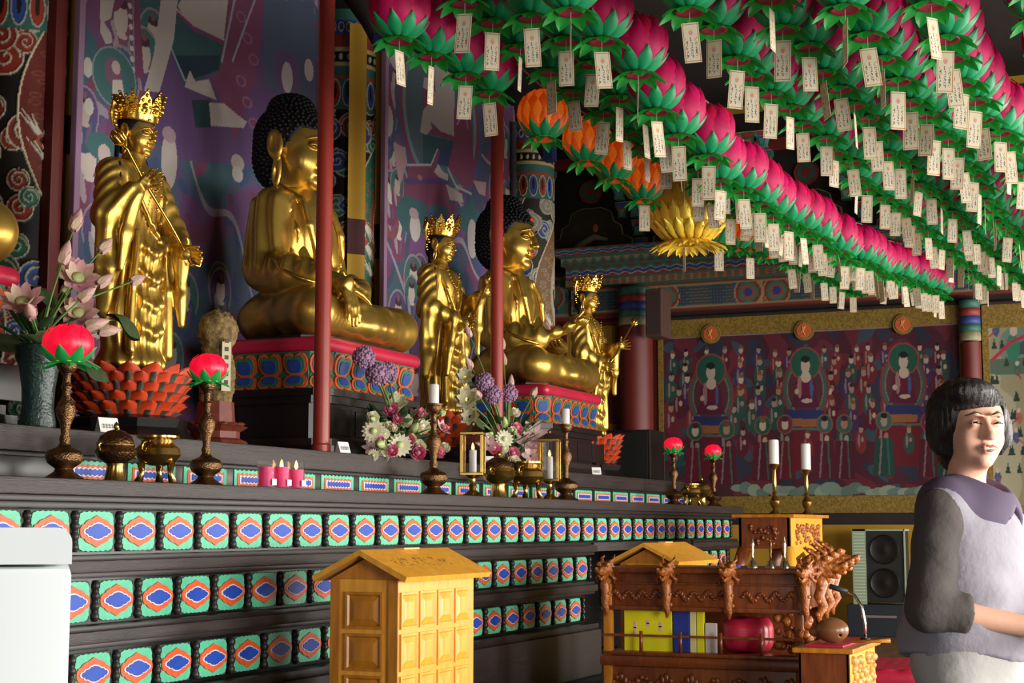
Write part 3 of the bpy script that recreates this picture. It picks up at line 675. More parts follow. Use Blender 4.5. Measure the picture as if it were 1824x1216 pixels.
# patterned beams and cornice above the paintings
def pattern_beam(name, label, x0, x1, y0, y1, z0, z1, kind, seed=1, parent=None):
    """timber along y; the face towards the hall (at x0) is painted"""
    L_, H_ = y0 - y1, z1 - z0; nu = int(min(600, L_/.018)); nv = 18
    c = Canvas(nu, nv, L_, H_, '#2b4a42'); U, V = c.U, c.V/H_
    if kind == 'wave':
        t = V + .10*np.sin(U*2*pi/.16)
        for a, b, col in ((-.5, .2, '#7a3226'), (.2, .28, '#9a8f70'), (.28, .55, '#2c3a7c'), (.55, .63, '#8a8a70'), (.63, .85, '#2f5f50'), (.85, 1.6, '#6a2c22')): c.fill((t >= a) & (t < b), col)
    elif kind == 'zig':
        t = V*H_ + .06*np.abs(((U/.12) % 1)*2 - 1)
        for k, col in enumerate(('#6a2c22', '#2f5f50', '#8a6a58', '#7a3a2c', '#31504a', '#8a7a60')): c.fill(((t*22).astype(int) % 6) == k, col)
    elif kind == 'scale':
        q = np.hypot((U/.1 % 1) - .5, ((V*3 + .5*((U/.1).astype(int) % 2)) % 1) - .5)
        c.fill(q > .42, '#8a6a4c'); c.fill(q < .4, '#7a3226'); c.fill(q < .25, '#2f5f50')
    elif kind == 'dancheong':
        P_ = 1.35; u = (U + seed*.3) % P_
        c.fill(V >= 0, '#23463c')
        k = np.abs(u - P_/2)
        ch = u/P_*9 + np.abs(V - .5)*1.1
        for i, col in enumerate(('#7a2c22', '#2c3a7c', '#2f6a58', '#96805a', '#8a4a34', '#27523f')): c.fill((k > .34) & ((ch.astype(int) % 6) == i), col)
        c.fill(k < .34, '#243a4a'); g = (np.sin(U*2*pi/.075) * np.sin(c.V*2*pi/.075)); c.fill((k < .33) & (g > .25), '#2f6a52'); c.fill((k < .33) & (g < -.35), '#7a3a34')
        for cc in (0.17, P_ - .17):
            q = np.hypot(u - cc, (V - .5)*H_)
            for r_, col in ((.17, '#96805a'), (.155, '#7a2c22'), (.12, '#2f6a58'), (.085, '#8a4a34'), (.05, '#2c3a7c')): c.fill(q < r_, col)
        c.fill((V < .08) | (V > .92), '#6a2c22'); c.fill(((V > .08) & (V < .12)) | ((V > .88) & (V < .92)), '#8a7a58')
    me = c.mesh('painted_face', M_paint, lambda U, V: (0*U - .003, -U, V))
    o = thing(name, label, 'beam', (x0, y0, z0), group='painted beams of the end wall') if parent is None else link(name, None, parent, (x0, y0, z0))
    MB().box(0, -L_, 0, x1 - x0, 0, H_).obj('timber', M_dc_red, o); link('painted_face', me, o)
    if kind in ('wave', 'zig', 'scale'): MB().box(-.002, -L_, -.004, x1 - x0, 0, 0.0).obj('soffit', M_teal, o)
    return o
yA, yB = 2.4, -5.8
pattern_beam('lintel_beam', 'broad lintel painted with rosettes and chevrons above the assembly painting', X_END - .16, X_END, yA, yB, 3.74, 4.08, 'dancheong')
pattern_beam('cornice_beam', 'brown scale-patterned lowest cornice beam above the lintel', X_END - .34, X_END, 2.4, yB, 4.08, 4.16, 'scale')
pattern_beam('cornice_beam', 'cornice beam with blue wave stripe above the lintel', X_END - .46, X_END, 2.35, yB, 4.16, 4.29, 'wave', 2)
pattern_beam('cornice_beam', 'zigzag painted cornice beam, third above the lintel', X_END - .62, X_END, 2.35, yB, 4.29, 4.38, 'zig', 3)
pattern_beam('cornice_beam', 'topmost projecting cornice beam with wavy stripe', X_END - .80, X_END, 2.35, yB, 4.38, 4.47, 'wave', 4)
pattern_beam('lintel_beam', 'short painted lintel at the corner behind the far statue', X_END - .10, X_END, 2.7, wall_y(1110), 3.70, 4.3, 'dancheong', 5)
# bracket clusters
B_te = mat('bracket_teal', '#4f8a74', .6, var=.15, scale=20); B_gr = mat('bracket_green', '#37664f', .6, var=.15, scale=20); B_re = mat('bracket_red', '#98382a', .6, var=.12, scale=20); B_bl = mat('bracket_blue', '#3a4ca0', .6, var=.12, scale=20); B_cr = mat('bracket_cream', '#a89c74', .6, var=.1, scale=20)
def vase_poly(w_, h_): return [(-w_*.62, 0), (w_*.62, 0), (w_*.55, h_*.25), (w_*.72, h_*.5), (w_, h_*.72), (w_, h_), (-w_, h_), (-w_, h_*.72), (-w_*.72, h_*.5), (-w_*.55, h_*.25)]
def bracket(name_label, x, y, z, s, face):
    """bracket set: tiers of painted vase-shaped blocks stepping out from the wall and widening upwards"""
    o = thing('bracket_set', name_label, 'bracket', (x, y, z), group='painted bracket sets')
    for t in range(6):
        n = 1 + t // 2 * 2 if t else 1; n = (1, 1, 3, 3, 5, 5)[t]; out = s*(.10 + .13*t); z0 = s*.215*t; h = s*.20; w_ = s*.085
        MB().box(-out, -s*.03, z0 + h*.55, -.002, s*.03, z0 + h, .004).obj('step_arm', B_gr, o)
        if n > 1: MB().box(-out + .01, -(n//2)*s*.17, z0 + h*.8, -out + .09, (n//2)*s*.17, z0 + h, .004).obj('cross_arm', B_re, o)
        for i in range(n):
            yy = (i - n//2)*s*.17; p_ = vase_poly(w_, h)
            q = MB().prism([(a + yy, b + z0) for a, b in p_], -out, -out + s*.12, 'x').obj('vase_block', B_te if (i + t) % 2 else B_gr, o)
            MB().prism([(a*.8 + yy, b*.24 + z0 + h*.68) for a, b in vase_poly(w_, h)], -out - .006, -out, 'x').obj('red_band', B_re if t % 2 else B_bl, q)
            MB().prism([(a*.62 + yy, b*.55 + z0 + h*.06) for a, b in p_], -out - .005, -out, 'x').obj('inner_field', B_bl if (i + t) % 2 else B_re, q)
            MB().prism([(a*.40 + yy, b*.42 + z0 + h*.1) for a, b in p_], -out - .009, -out - .004, 'x').obj('heart', B_te, q)
            MB().box(-out - .004, yy - w_, z0 + h*.96, -out + .02, yy + w_, z0 + h).obj('cream_edge', B_cr, q)
    return o
ys = [2.85, 1.5, .15, -1.2, -2.55]
for i, y_ in enumerate(ys):
    bracket(f'green and red stepped bracket set on the end wall, {nth(i)} from the altar corner', X_END - .02, y_, 4.475, .95, 'x')
for i in range(4):                                                      # painted boards between the bracket sets
    y_ = (ys[i] + ys[i+1])/2; o = thing('painted_arch', f'arched olive painted board between bracket sets, {nth(i)} from the altar corner', 'panel', (X_END - .03, y_, 4.48), group='arched boards between brackets')
    arch = [(-.56, 0), (.56, 0), (.55, .2), (.42, .26), (.40, .38), (.30, .44), (.27, .56), (.14, .62), (-.14, .62), (-.27, .56), (-.30, .44), (-.40, .38), (-.42, .26), (-.55, .2)]
    MB().prism(arch, -.01, .02, 'x').obj('board_edge', M_dc_cream, o); MB().prism([(p_*.95, q_*.97 + .008) for p_, q_ in arch], -.02, 0, 'x').obj('board', mat('olive_board', '#2f2c1e', .7, var=.3), o)
    MB().tube([(-.03, .25, .05), (-.03, .12, .16), (-.03, -.05, .25), (-.03, -.22, .2)], [.05, .05, .045, .02], 8).obj('white_robe', M_dc_cream, o, smooth=True)
    MB().sph((-.03, -.06, .36), (.012, .04, .055)).obj('painted_head', M_dc_orange, o, smooth=True)
    MB().cyl((-.0, 0, .82), (-.03, 0, .82), .15, n=24).obj('roundel', M_dc_red, o); MB().cyl((-.03, 0, .82), (-.036, 0, .82), .11, n=24).obj('roundel_ring', M_teal, o); MB().cyl((-.036, 0, .82), (-.04, 0, .82), .06, n=24).obj('roundel_heart', M_dc_red, o)
tag(MB().box(X_END - .07, yB, 5.6, X_END - .01, Y_BACK, 5.75).obj('trim_3', M_dc_red), kind='structure')
# scrolled bracket arm with blue tip above the far painting
def scroll_arm(px, py, label):
    p = at(px, py, Y=1.9); o = thing('scroll_arm', label, 'bracket', (p[0], p[1], p[2]), group='scrolled bracket arms')
    MB().tube([(0, .5, .75), (-.05, .3, .7), (-.08, .1, .5), (0, -.02, .25), (.03, -.1, .05)], [.16, .15, .12, .09, .07], 10).obj('arm', M_dark, o, smooth=True)
    MB().tube([(.0 + .12*cos(a*.5)*(1-a/16), -.06, .42 + .14*sin(a*.5)*(1-a/16)) for a in range(14)], .018, 6).obj('scroll', mat('scroll_brown', '#4a352a', .6), o, smooth=True)
    MB().box(-.06, -.2, -.03, .07, -.08, .1, .01).obj('blue_tip', M_dc_blue, o); MB().box(-.06, -.2, .1, .07, -.08, .17, .01).obj('pale_tip', M_teal, o)
scroll_arm(655, 85, 'dark scrolled bracket arm with blue tip above the far painting')
scroll_arm(958, 285, 'dark scrolled bracket arm with blue tip beside the orange lanterns')
# ---------------------------------------------------------------- golden statues
M_hair = mat('blue_black_hair', '#0c0b0f', 0.55, spec=0.4)
M_lip = mat('red_lips', '#b8321f', 0.45)
M_jewel = mat('red_jewel', '#c8481e', 0.3)
M_cush = mat('crimson_silk', '#b01f3c', 0.35, var=0.12, scale=6, bump=0.1, bscale=12)
M_lot_o = mat('lotus_orange', '#c23d16', 0.5, var=0.15, scale=25)
M_lot_g = mat('lotus_grey', '#4a453c', 0.6, var=0.2, scale=25)
M_ped_g = mat('pedestal_green', '#2f6a4e', 0.5, var=0.15, scale=25)
M_ped_o = mat('pedestal_orange', '#c84e22', 0.5, var=0.12, scale=25)
M_ped_b = mat('pedestal_blue', '#22408a', 0.5, var=0.12, scale=25)
def build_head():
    f = Field((-.30, -.36, -.52), (.30, .34, .36), .006)
    f.ell((0, .03, .05), (.222, .255, .265), 0); f.ell((0, -.06, -.07), (.192, .185, .235), .05)
    for s in (-1, 1): f.ell((s*.095, -.135, -.10), (.085, .07, .095), .05)
    f.ell((0, -.185, -.25), (.07, .05, .05), .05)
    f.cap((0, .04, -.2), (0, .07, -.5), .125, .15, .05)
    for s in (-1, 1):
        f.ell((s*.085, -.275, .018), (.062, .04, .03), .035, 'sub')
        f.ell((s*.088, -.208, .012), (.064, .04, .030), .012)
        f.chain([(s*.145, -.222, .004), (s*.09, -.252, -.004), (s*.035, -.246, .004)], .0045, .004, 'sub')
        f.chain([(s*.028, -.25, .048), (s*.085, -.243, .078), (s*.165, -.19, .05)], [.010, .011, .006], .018)
    f.chain([(0, -.235, .06), (0, -.262, -.02), (0, -.288, -.072)], [.017, .022, .032], .025)
    for s in (-1, 1): f.ell((s*.030, -.262, -.082), (.021, .025, .017), .012)
    f.ell((0, -.232, -.15), (.075, .03, .04), .03); f.cap((0, -.262, -.112), (0, -.262, -.125), .006, .008, .01, 'sub')
    f.chain([(-.07, -.235, -.15), (0, -.268, -.152), (.07, -.235, -.15)], .005, .008, 'sub')
    for s in (-1, 1):
        f.ell((s*.245, .035, .0), (.030, .070, .115), .02, rot=(-.15, 0, 0)); f.ell((s*.228, .015, -.19), (.022, .042, .125), .02)
        f.ell((s*.276, .025, .005), (.022, .042, .08), .012, 'sub', rot=(-.15, 0, 0)); f.ell((s*.25, .012, -.22), (.02, .016, .06), .01, 'sub')
    return f.mesh('head', M_gold)
ME_head = build_head()
def zb_(Y): return np.clip(.13 - 1.6*(Y + .13), -.30, .135)
f = Field((-.31, -.30, -.34), (.31, .40, .50), .012)
f.ell((0, .055, .10), (.245, .275, .245), 0); f.ell((0, .10, -.06), (.228, .225, .25), .05); f.ell((0, .07, .32), (.155, .165, .10), .05); f.cut(lambda X, Y, Z: (zb_(Y) - Z)*.6 + 0*X)
ME_hair = f.mesh('hair', M_hair)
f = Field((-.30, -.30, -.34), (.30, .40, .40), .012)
f.ell((0, .05, .09), (.240, .272, .235), 0); f.ell((0, .10, -.06), (.228, .225, .25), .05); f.cut(lambda X, Y, Z: (zb_(Y) + .01 - Z)*.6 + 0*X)
ME_hair2 = f.mesh('hair', M_hair)
cb = MB(); seen = []
for v in ME_hair.vertices:                                # snail-shell curls
    c_ = v.co
    if c_.z < zb_(c_.y) + .012: continue
    if all((c_ - q).length_squared > .033**2 for q in seen): seen.append(c_.copy())
for q in seen: cb.sph(tuple(q), .0185, 6, 4)
ME_curl = cb.mesh('curls', M_hair, True)
lb = MB(); lb.tube([(-.052, -.252, -.146), (-.02, -.270, -.140), (0, -.272, -.143), (.02, -.270, -.140), (.052, -.252, -.146)], [.003, .008, .008, .008, .003], 8); lb.tube([(-.042, -.254, -.155), (0, -.270, -.163), (.042, -.254, -.155)], [.003, .010, .003], 8)
ME_lip = lb.mesh('lips', M_lip, True)
eb = MB()
for s in (-1, 1): eb.tube([(s*.028, -.262, .056), (s*.085, -.255, .086), (s*.165, -.2, .056)], [.003, .004, .002], 6)
ME_brow = eb.mesh('eyebrow', mat('brow_line', '#6a4a1a', .5), True)
eb = MB()
for s in (-1, 1): eb.tube([(s*.145, -.224, .002), (s*.09, -.253, -.006), (s*.035, -.247, .002)], .0035, 6)
ME_eye = eb.mesh('eye_line', mat('eye_line', '#2a1a10', .4), True)
def add_head(root, loc, s, curls=True, rx=0.06):
    h = link('head', ME_head, root, loc); h.scale = (s,)*3; h.rotation_euler = (rx, 0, 0)
    link('lips', ME_lip, h); link('eyebrow', ME_brow, h); link('eye_line', ME_eye, h)
    hr = link('hair', ME_hair if curls else ME_hair2, root, loc); hr.scale = (s,)*3; hr.rotation_euler = (rx, 0, 0)
    if curls:
        tag(link('curls', ME_curl, hr), kind='stuff'); MB().sph((0, -.218, .19), (.03, .02, .024)).obj('hair_jewel', M_jewel, hr, smooth=True)
    MB().sph((0, -.232, .10), (.012, .008, .012)).obj('forehead_dot', M_jewel, h, smooth=True)
def fingers(f, base, dirs, length, r, k=.008, bend=(0, 0, -1), bamt=.4):
    """four fingers and a thumb rooted in the palm at base; dirs: list of (offset, direction, scale)"""
    for off, d, sc_ in dirs:
        p0 = Vector(base) + Vector(off); d = Vector(d).normalized(); b = Vector(bend)
        p1 = p0 + d*length*sc_*.5; p2 = p1 + (d + b*bamt).normalized()*length*sc_*.32; p3 = p2 + (d + b*bamt*1.8).normalized()*length*sc_*.22
        f.chain([tuple(p0), tuple(p1), tuple(p2), tuple(p3)], [r, r*.95, r*.85, r*.65], k)
def build_seated(mudra):
    f = Field((-.80, -.82, -.03), (.80, .48, 1.34), .0105)
    f.ell((-.02, .16, .17), (.50, .31, .23), 0); f.ell((0, .12, .48), (.29, .21, .34), .08); f.ell((0, .11, .82), (.32, .215, .30), .08)
    f.cap((-.27, .12, 1.0), (.27, .12, 1.0), .125, .125, .08); f.cap((0, .13, 1.0), (0, .15, 1.24), .17, .125, .06)
    for s in (-1, 1):
        f.cap((s*.24, .12, .20), (s*.60, -.38, .17), .205, .165, .05)
        f.cap((s*.60, -.40, .15), (s*-.10, -.50, .14), .155, .11, .04)
        f.cap((s*.335, .13, .98), (s*.43, .12, .52), .14, .15, .05)
    f.ell((0, -.30, .10), (.5, .34, .13), .05)
    for s in (-1, 1): f.ell((s*-.16, -.50, .235), (.16, .065, .05), .02)                 # soles turned up
    # arms with wide sleeves
    f.chain([(.43, .12, .50), (.36, -.16, .42), (.16, -.34, .40)], [.16, .125, .07], .03)
    f.ell((.02, -.38, .385), (.13, .075, .05), .02)
    fingers(f, (-.02, -.38, .39), [((0, .04*i - .06, 0), (-1, -.15, .05), 1.0) for i in range(4)] + [((.06, .06, .02), (-.6, .1, .6), .7)], .2, .021, bend=(0, 0, .5))
    if mudra == 'earth':
        f.chain([(-.43, .12, .50), (-.48, -.12, .44), (-.47, -.34, .42)], [.15, .145, .12], .03)
        f.chain([(-.47, -.30, .42), (-.47, -.44, .40), (-.47, -.52, .375)], [.075, .06, .055], .02)
        f.ell((-.47, -.56, .33), (.065, .05, .09), .02, rot=(.5, 0, 0))
        fingers(f, (-.47, -.585, .30), [((.036*(i - 1.5), 0, 0), (.06*(i - 1.5), -.35, -1), 1.0 - .12*abs(i - 1.3)) for i in range(4)] + [((.07, .02, .04), (.7, -.6, -.5), .75)], .25, .022, bend=(0, .4, -.3))
    else:
        f.chain([(-.43, .12, .50), (-.46, -.14, .42), (-.44, -.34, .42)], [.15, .145, .12], .03)
        f.chain([(-.46, -.32, .42), (-.40, -.48, .46), (-.36, -.58, .50)], [.075, .055, .05], .02)
        f.ell((-.34, -.64, .53), (.065, .09, .04), .02, rot=(-.3, 0, 0))
        fingers(f, (-.34, -.69, .55), [((.034*(i - 1.5), 0, 0), (.1*(i - 1.5), -1, .35), 1.0 - .12*abs(i - 1.3)) for i in range(4)] + [((.06, .06, .02), (.5, -.5, .7), .75)], .24, .021, bend=(0, 0, .4))
    # collar edges of the robe
    f.chain([(-.16, .17, 1.17), (-.21, -.04, 1.05), (-.22, -.13, .85), (-.14, -.14, .62), (.04, -.13, .50), (.22, -.05, .46)], .024, .02)
    f.chain([(.15, .17, 1.17), (.21, -.03, 1.05), (.26, -.10, .85), (.29, -.08, .62), (.30, 0, .46)], .022, .02)
    f.chain([(-.24, .16, 1.14), (-.30, -.01, 1.0), (-.33, -.07, .8), (-.30, -.08, .62)], .018, .025)
    # pleats
    def folds(X, Y, Z):
        a = .015*np.sin((Y + .30*Z + .16*np.sin(3*Z + 1))*2*pi/.12) * np.clip((np.abs(X) - .19)/.08, 0, 1) * np.clip((Z - .42)/.1, 0, 1) * np.clip((1.12 - Z)/.08, 0, 1)
        e = 0
        for s in (-1, 1):
            k = np.sqrt((X - s*.62)**2 + (Y + .42)**2 + (Z - .1)**2); e = e + .005*np.sin(k*2*pi/.19) * np.clip((.34 - Z)/.08, 0, 1) * np.clip((k - .12)/.08, 0, 1) * (s*X > 0)
        return a + e
    f.disp(folds); f.cut(lambda X, Y, Z: -Z + 0*X + 0*Y)
    return f.mesh('body', M_gold)
def drape_edges(root):
    b = MB()
    b.tube([(-.56, .0, .60), (-.62, -.13, .47), (-.62, -.28, .40), (-.55, -.40, .36)], .014, 8)
    b.obj('sleeve_hem', M_gold2, root, smooth=True)
    b = MB()
    b.grid(lambda u, v: (-.50 + .22*u, -.20 - .12*u - .05*v, .60 + .05*sin(u*9) + (-.17)*v), 14, 4).obj('sleeve_fold', M_gold2, root, smooth=True)
ME_seat = build_seated('earth'); ME_seat2 = build_seated('give')
# pedestal
hp = [(0, -.085), (.05, -.08), (.09, -.05), (.108, 0), (.104, .045), (.08, .075), (.045, .082), (.015, .07), (0, .055)]
hp = hp + [(-x, z) for x, z in hp[::-1][1:-1]]
pb = MB(); pb.m = 0; pb.box(-.112, 0.004, -.085, .112, .03, .085)
pb.m = 1; pb.prism([(x*.98, z*.95) for x, z in hp], -.012, .004, 'y'); pb.m = 2; pb.prism([(x*.76, z*.74) for x, z in hp], -.018, -.010, 'y'); pb.m = 3; pb.prism([(x*.52, z*.55 - .012) for x, z in hp], -.023, -.016, 'y')
ME_ppet = pb.mesh('lotus_petal', [M_ped_g, M_ped_o, M_ped_g, M_ped_b])
def oct_poly(hx, hy, c): return [(-hx+c, -hy), (hx-c, -hy), (hx, -hy+c), (hx, hy-c), (hx-c, hy), (-hx+c, hy), (-hx, hy-c), (-hx, -hy+c)]
def pedestal(cx, cy, label, hx=.70, hy=.42):
    o = thing('statue_pedestal', label, 'pedestal', (cx, cy, 1.645), group='painted lotus pedestals')
    for (a, b, e, m) in ((0, .07, .06, M_black), (.07, .12, .02, M_board2), (.12, .36, -.04, M_black), (.36, .41, .0, M_black), (.41, .455, .04, M_black)):
        MB().prism(oct_poly(hx + e, hy + e, .10), a, b, 'z').obj('base_tier', m, o)
    for k in range(4): MB().box(-hx + .12 + .38*k, -hy + .030, .15, -hx + .44 + .38*k, -hy + .045, .33, .004).obj('base_inset', M_black, o)
    MB().prism(oct_poly(hx - .03, hy - .03, .12), .455, .70, 'z').obj('petal_core', M_ped_g, o)
    def ring(z, tilt, s):
        segs = []
        P_ = oct_poly(hx, hy, .12)
        for i in range(8):
            a, b = Vector(P_[i]), Vector(P_[(i+1) % 8]); n = max(1, round((b-a).length/.222)); d = (b-a).normalized()
            for j in range(n):
                if i in (3, 4): continue
                p = a + (b-a)*((j+.5)/n); q = link('lotus_petal', ME_ppet, o, (p.x, p.y, z)); q.rotation_euler = (tilt, 0, atan2(d.y, d.x)); q.scale = ((b-a).length/n/.222, 1, s)
    ring(.625, .28, 1.0); ring(.505, -.25, -.62)
    f = Field((-hx-.08, -hy-.08, -.02), (hx+.08, hy+.08, .14), .02)
    f.disp(lambda X, Y, Z: np.maximum(np.sqrt(np.maximum(np.abs(X) - hx + .03, 0)**2 + np.maximum(np.abs(Y) - hy + .03, 0)**2 + np.maximum(np.abs(Z - .055) - .005, 0)**2) - .05, -1) - 1.0)
    link('cushion', f.mesh('cushion', M_cush), o, (0, 0, .705))
    MB().prism(oct_poly(hx - .07, hy - .07, .16), .80, .835, 'z').obj('black_seat', M_black, o)
    return o
B1 = (9.82, 1.18); B2 = (at(976, 690, Y=.75)[0] + .68, 1.18); B3 = (5.42, 1.18)
for (c, lb_) in ((B1, 'broad painted lotus pedestal with crimson cushion under the largest seated statue'), (B2, 'painted lotus pedestal with crimson cushion under the far seated statue'), (B3, 'painted lotus pedestal with crimson cushion cut off by the picture edge')): pedestal(c[0], c[1], lb_)
def seated(c, me, label):
    o = thing('seated_buddha', label, 'statue', (c[0], c[1] + .12, 2.478), group='seated golden statues')
    link('body', me, o); add_head(o, (-.03, .115, 1.455), 1.0); drape_edges(o); return o
seated(B1, ME_seat, 'large golden seated Buddha behind the first red pole, hand resting on knee')
seated(B2, ME_seat2, 'golden seated Buddha behind the second red pole, hand held out')
seated(B3, ME_seat, 'golden seated figure mostly cut off by the picture edge above the crimson cushion')
# standing bodhisattvas
def build_standing(kind):
    f = Field((-.46, -.56, -.02), (.46, .30, 1.36), .008)
    f.ell((0, .0, .05), (.235, .185, .10), 0); f.ell((0, 0, .30), (.215, .155, .38), .06); f.ell((0, .01, .68), (.205, .155, .28), .06); f.ell((0, .01, .95), (.165, .125, .2), .05); f.ell((0, 0, 1.10), (.185, .13, .16), .05)
    f.cap((-.16, .02, 1.19), (.16, .02, 1.19), .078, .078, .05); f.cap((0, .015, 1.2), (0, .0, 1.34), .068, .055, .03)
    hands = {'a': ((-.20, -.22, 1.09), (.13, -.28, .72)), 'b': ((-.12, -.28, .76), (.16, -.33, 1.05)), 'c': ((-.12, -.24, .72), (.16, -.30, .96))}[kind]
    elb = {'a': ((-.29, -.03, .90), (.29, -.06, .88)), 'b': ((-.28, -.02, .88), (.33, -.04, .92)), 'c': ((-.28, -.04, .86), (.30, -.08, .88))}[kind]
    for s, h, e in ((-1, hands[0], elb[0]), (1, hands[1], elb[1])):
        f.cap((s*.215, .02, 1.17), e, .082, .085, .04)
        m = tuple(e[i]*.3 + h[i]*.7 for i in range(3)); f.chain([e, m], [.085, .06], .03); f.chain([m, h], [.038, .027], .015)
        f.chain([e, (e[0], e[1] + .0, e[2] - .32), (e[0]*.9, e[1] + .03, .34)], [.075, .06, .035], .04)
        f.chain([m, (m[0] + s*.03, m[1] + .02, m[2] - .25), (m[0] + s*.06, m[1] + .03, m[2] - .46)], [.05, .042, .018], .03)
        f.ell(h, (.035, .042, .045), .012)
        d = Vector(h) - Vector(e); d.normalize()
        fingers(f, h, [((.012*(i - 1.5), -.02, .018*(1.5 - i)), (d.x*.5 + .3*s, d.y - .2, d.z*.4 + .15*(1.5 - i)), 1 - .1*abs(i - 1.4)) for i in range(4)] + [((0, -.01, .03), (-.4*s, -.3, .8), .7)], .10, .0105, .004, bend=(-.4*s, 0, 0))
    f.chain([(-.16, -.05, 1.22), (-.13, -.12, 1.05), (-.02, -.14, .88), (.12, -.12, .78)], .014, .015); f.chain([(.16, -.05, 1.22), (.14, -.12, 1.05), (.08, -.13, .9)], .013, .015)
    for i in range(4):                                                    # swags of the skirt
        z = .70 - .16*i; w_ = .135; f.chain([(-w_, -.105, z + .10), (-w_*.55, -.143, z + .03), (0, -.152, z), (w_*.55, -.143, z + .03), (w_, -.105, z + .10)], [.006, .010, .012, .010, .006], .045)
    for s in (-1, 1): f.chain([(s*.14, -.12, .82), (s*.165, -.13, .5), (s*.18, -.13, .12)], [.02, .024, .03], .02)
    def folds(X, Y, Z):
        a = np.arctan2(X, -Y + 1e-6 + 0*Z); g = .0075*np.sin(a*17 + 2.2*np.sin(Z*5)) * np.clip((1.0 - Z)/.3, 0, 1)
        return g + .006*np.sin((Y + .45*Z + .1*np.sin(5*Z))*2*pi/.075) * np.clip((np.abs(X) - .19)/.06, 0, 1) * np.clip((Z - .5)/.2, 0, 1)
    f.disp(folds); f.cut(lambda X, Y, Z: -Z + 0*X + 0*Y)
    return f.mesh('body', M_gold)
def build_crown():
    b = MB(); rr = random.Random(2)
    b.lathe([(.118, 0), (.124, .012), (.122, .05), (.128, .06), (.120, .062), (.112, .0)], 28)
    leaf = [(-.034, 0), (-.040, .05), (-.030, .085), (-.014, .10), (0, .135), (.014, .10), (.030, .085), (.040, .05), (.034, 0)]
    for k in range(11):
        a = 2*pi*k/11 - pi/2; front = .5 + .5*cos(a + pi/2); b.M = Matrix.Translation((cos(a)*.125, sin(a)*.125, .045)) @ Matrix.Rotation(a + pi/2, 4, 'Z') @ Matrix.Rotation(.20, 4, 'X') @ Matrix.Diagonal((1, 1, .75 + .35*front, 1))
        b.prism(leaf, -.006, .006, 'y')
        for (x, z, r) in ((0, .04, .020), (-.02, .07, .011), (.02, .07, .011), (0, .10, .011), (0, .128, .009), (-.033, .035, .009), (.033, .035, .009), (-.012, .015, .010), (.014, .018, .009)): b.sph((x, -.008, z), r, 7, 5)
    b.M = None
    for k in range(40):
        a = rr.uniform(0, 6.28); b.sph((cos(a)*.128, sin(a)*.128, rr.uniform(.005, .15)), rr.uniform(.007, .014), 6, 4)
    for s in (-1, 1):
        for k in range(9): b.sph((s*(.125 + .012*sin(k)), .05 + .01*cos(k*2), .05 - .022*k), .016 - .0006*k, 7, 5)
        b.tube([(s*.12, .03, .06), (s*.16, .05, .09), (s*.155, .06, .03), (s*.135, .055, -.05)], [.012, .016, .014, .006], 7)
    return b.mesh('crown', M_gold2, 40)
ME_crown = build_crown()
pt = MB(); pt.m = 0
def petal_fn(w, h, cup, ths):
    def g(off):
        def fn(u, v):
            x = (u - .5)*2; wd = w*(sin(pi*min(1, .18 + .82*v)**.8)**.8 if v < 1 else 0); return (x*wd/2, -.35*cup*v*v*h - off + cup*.5*x*x*wd, h*v - .15*h*v*v)
        return fn
    return g
pg = petal_fn(.16, .17, .5, .01)
pt.grid(pg(0.0), 4, 5); pt.grid(pg(-.012), 4, 5); pt.m = 1; pt.grid(lambda u, v: (pg(.004)(u, v)[0]*.5, pg(.004)(u, v)[1], pg(.004)(u, v)[2]*.62), 4, 4)
ME_lpet = pt.mesh('lotus_petal', [M_lot_o, M_lot_g], True)
def lotus_seat(x, y, label):
    o = thing('lotus_pedestal', label, 'pedestal', (x, y, 1.645), group='orange lotus seats')
    MB().lathe([(.40, 0), (.42, .03), (.38, .06), (.34, .10), (.36, .15), (.30, .17)], 8).obj('dark_base', M_black, o)
    MB().lathe([(.20, .15), (.24, .22), (.30, .36), (.30, .425), (.0, .43)], 24).obj('core', M_lot_g, o, smooth=40)
    for t in range(5):
        n = 15; r = .235 + .022*t; z = .14 + .048*t
        for k in range(n):
            a = 2*pi*(k + .5*(t % 2))/n; q = link('lotus_petal', ME_lpet, o, (cos(a)*r, sin(a)*r, z)); q.rotation_euler = (.62 - .10*t, 0, a + pi/2)
    return o
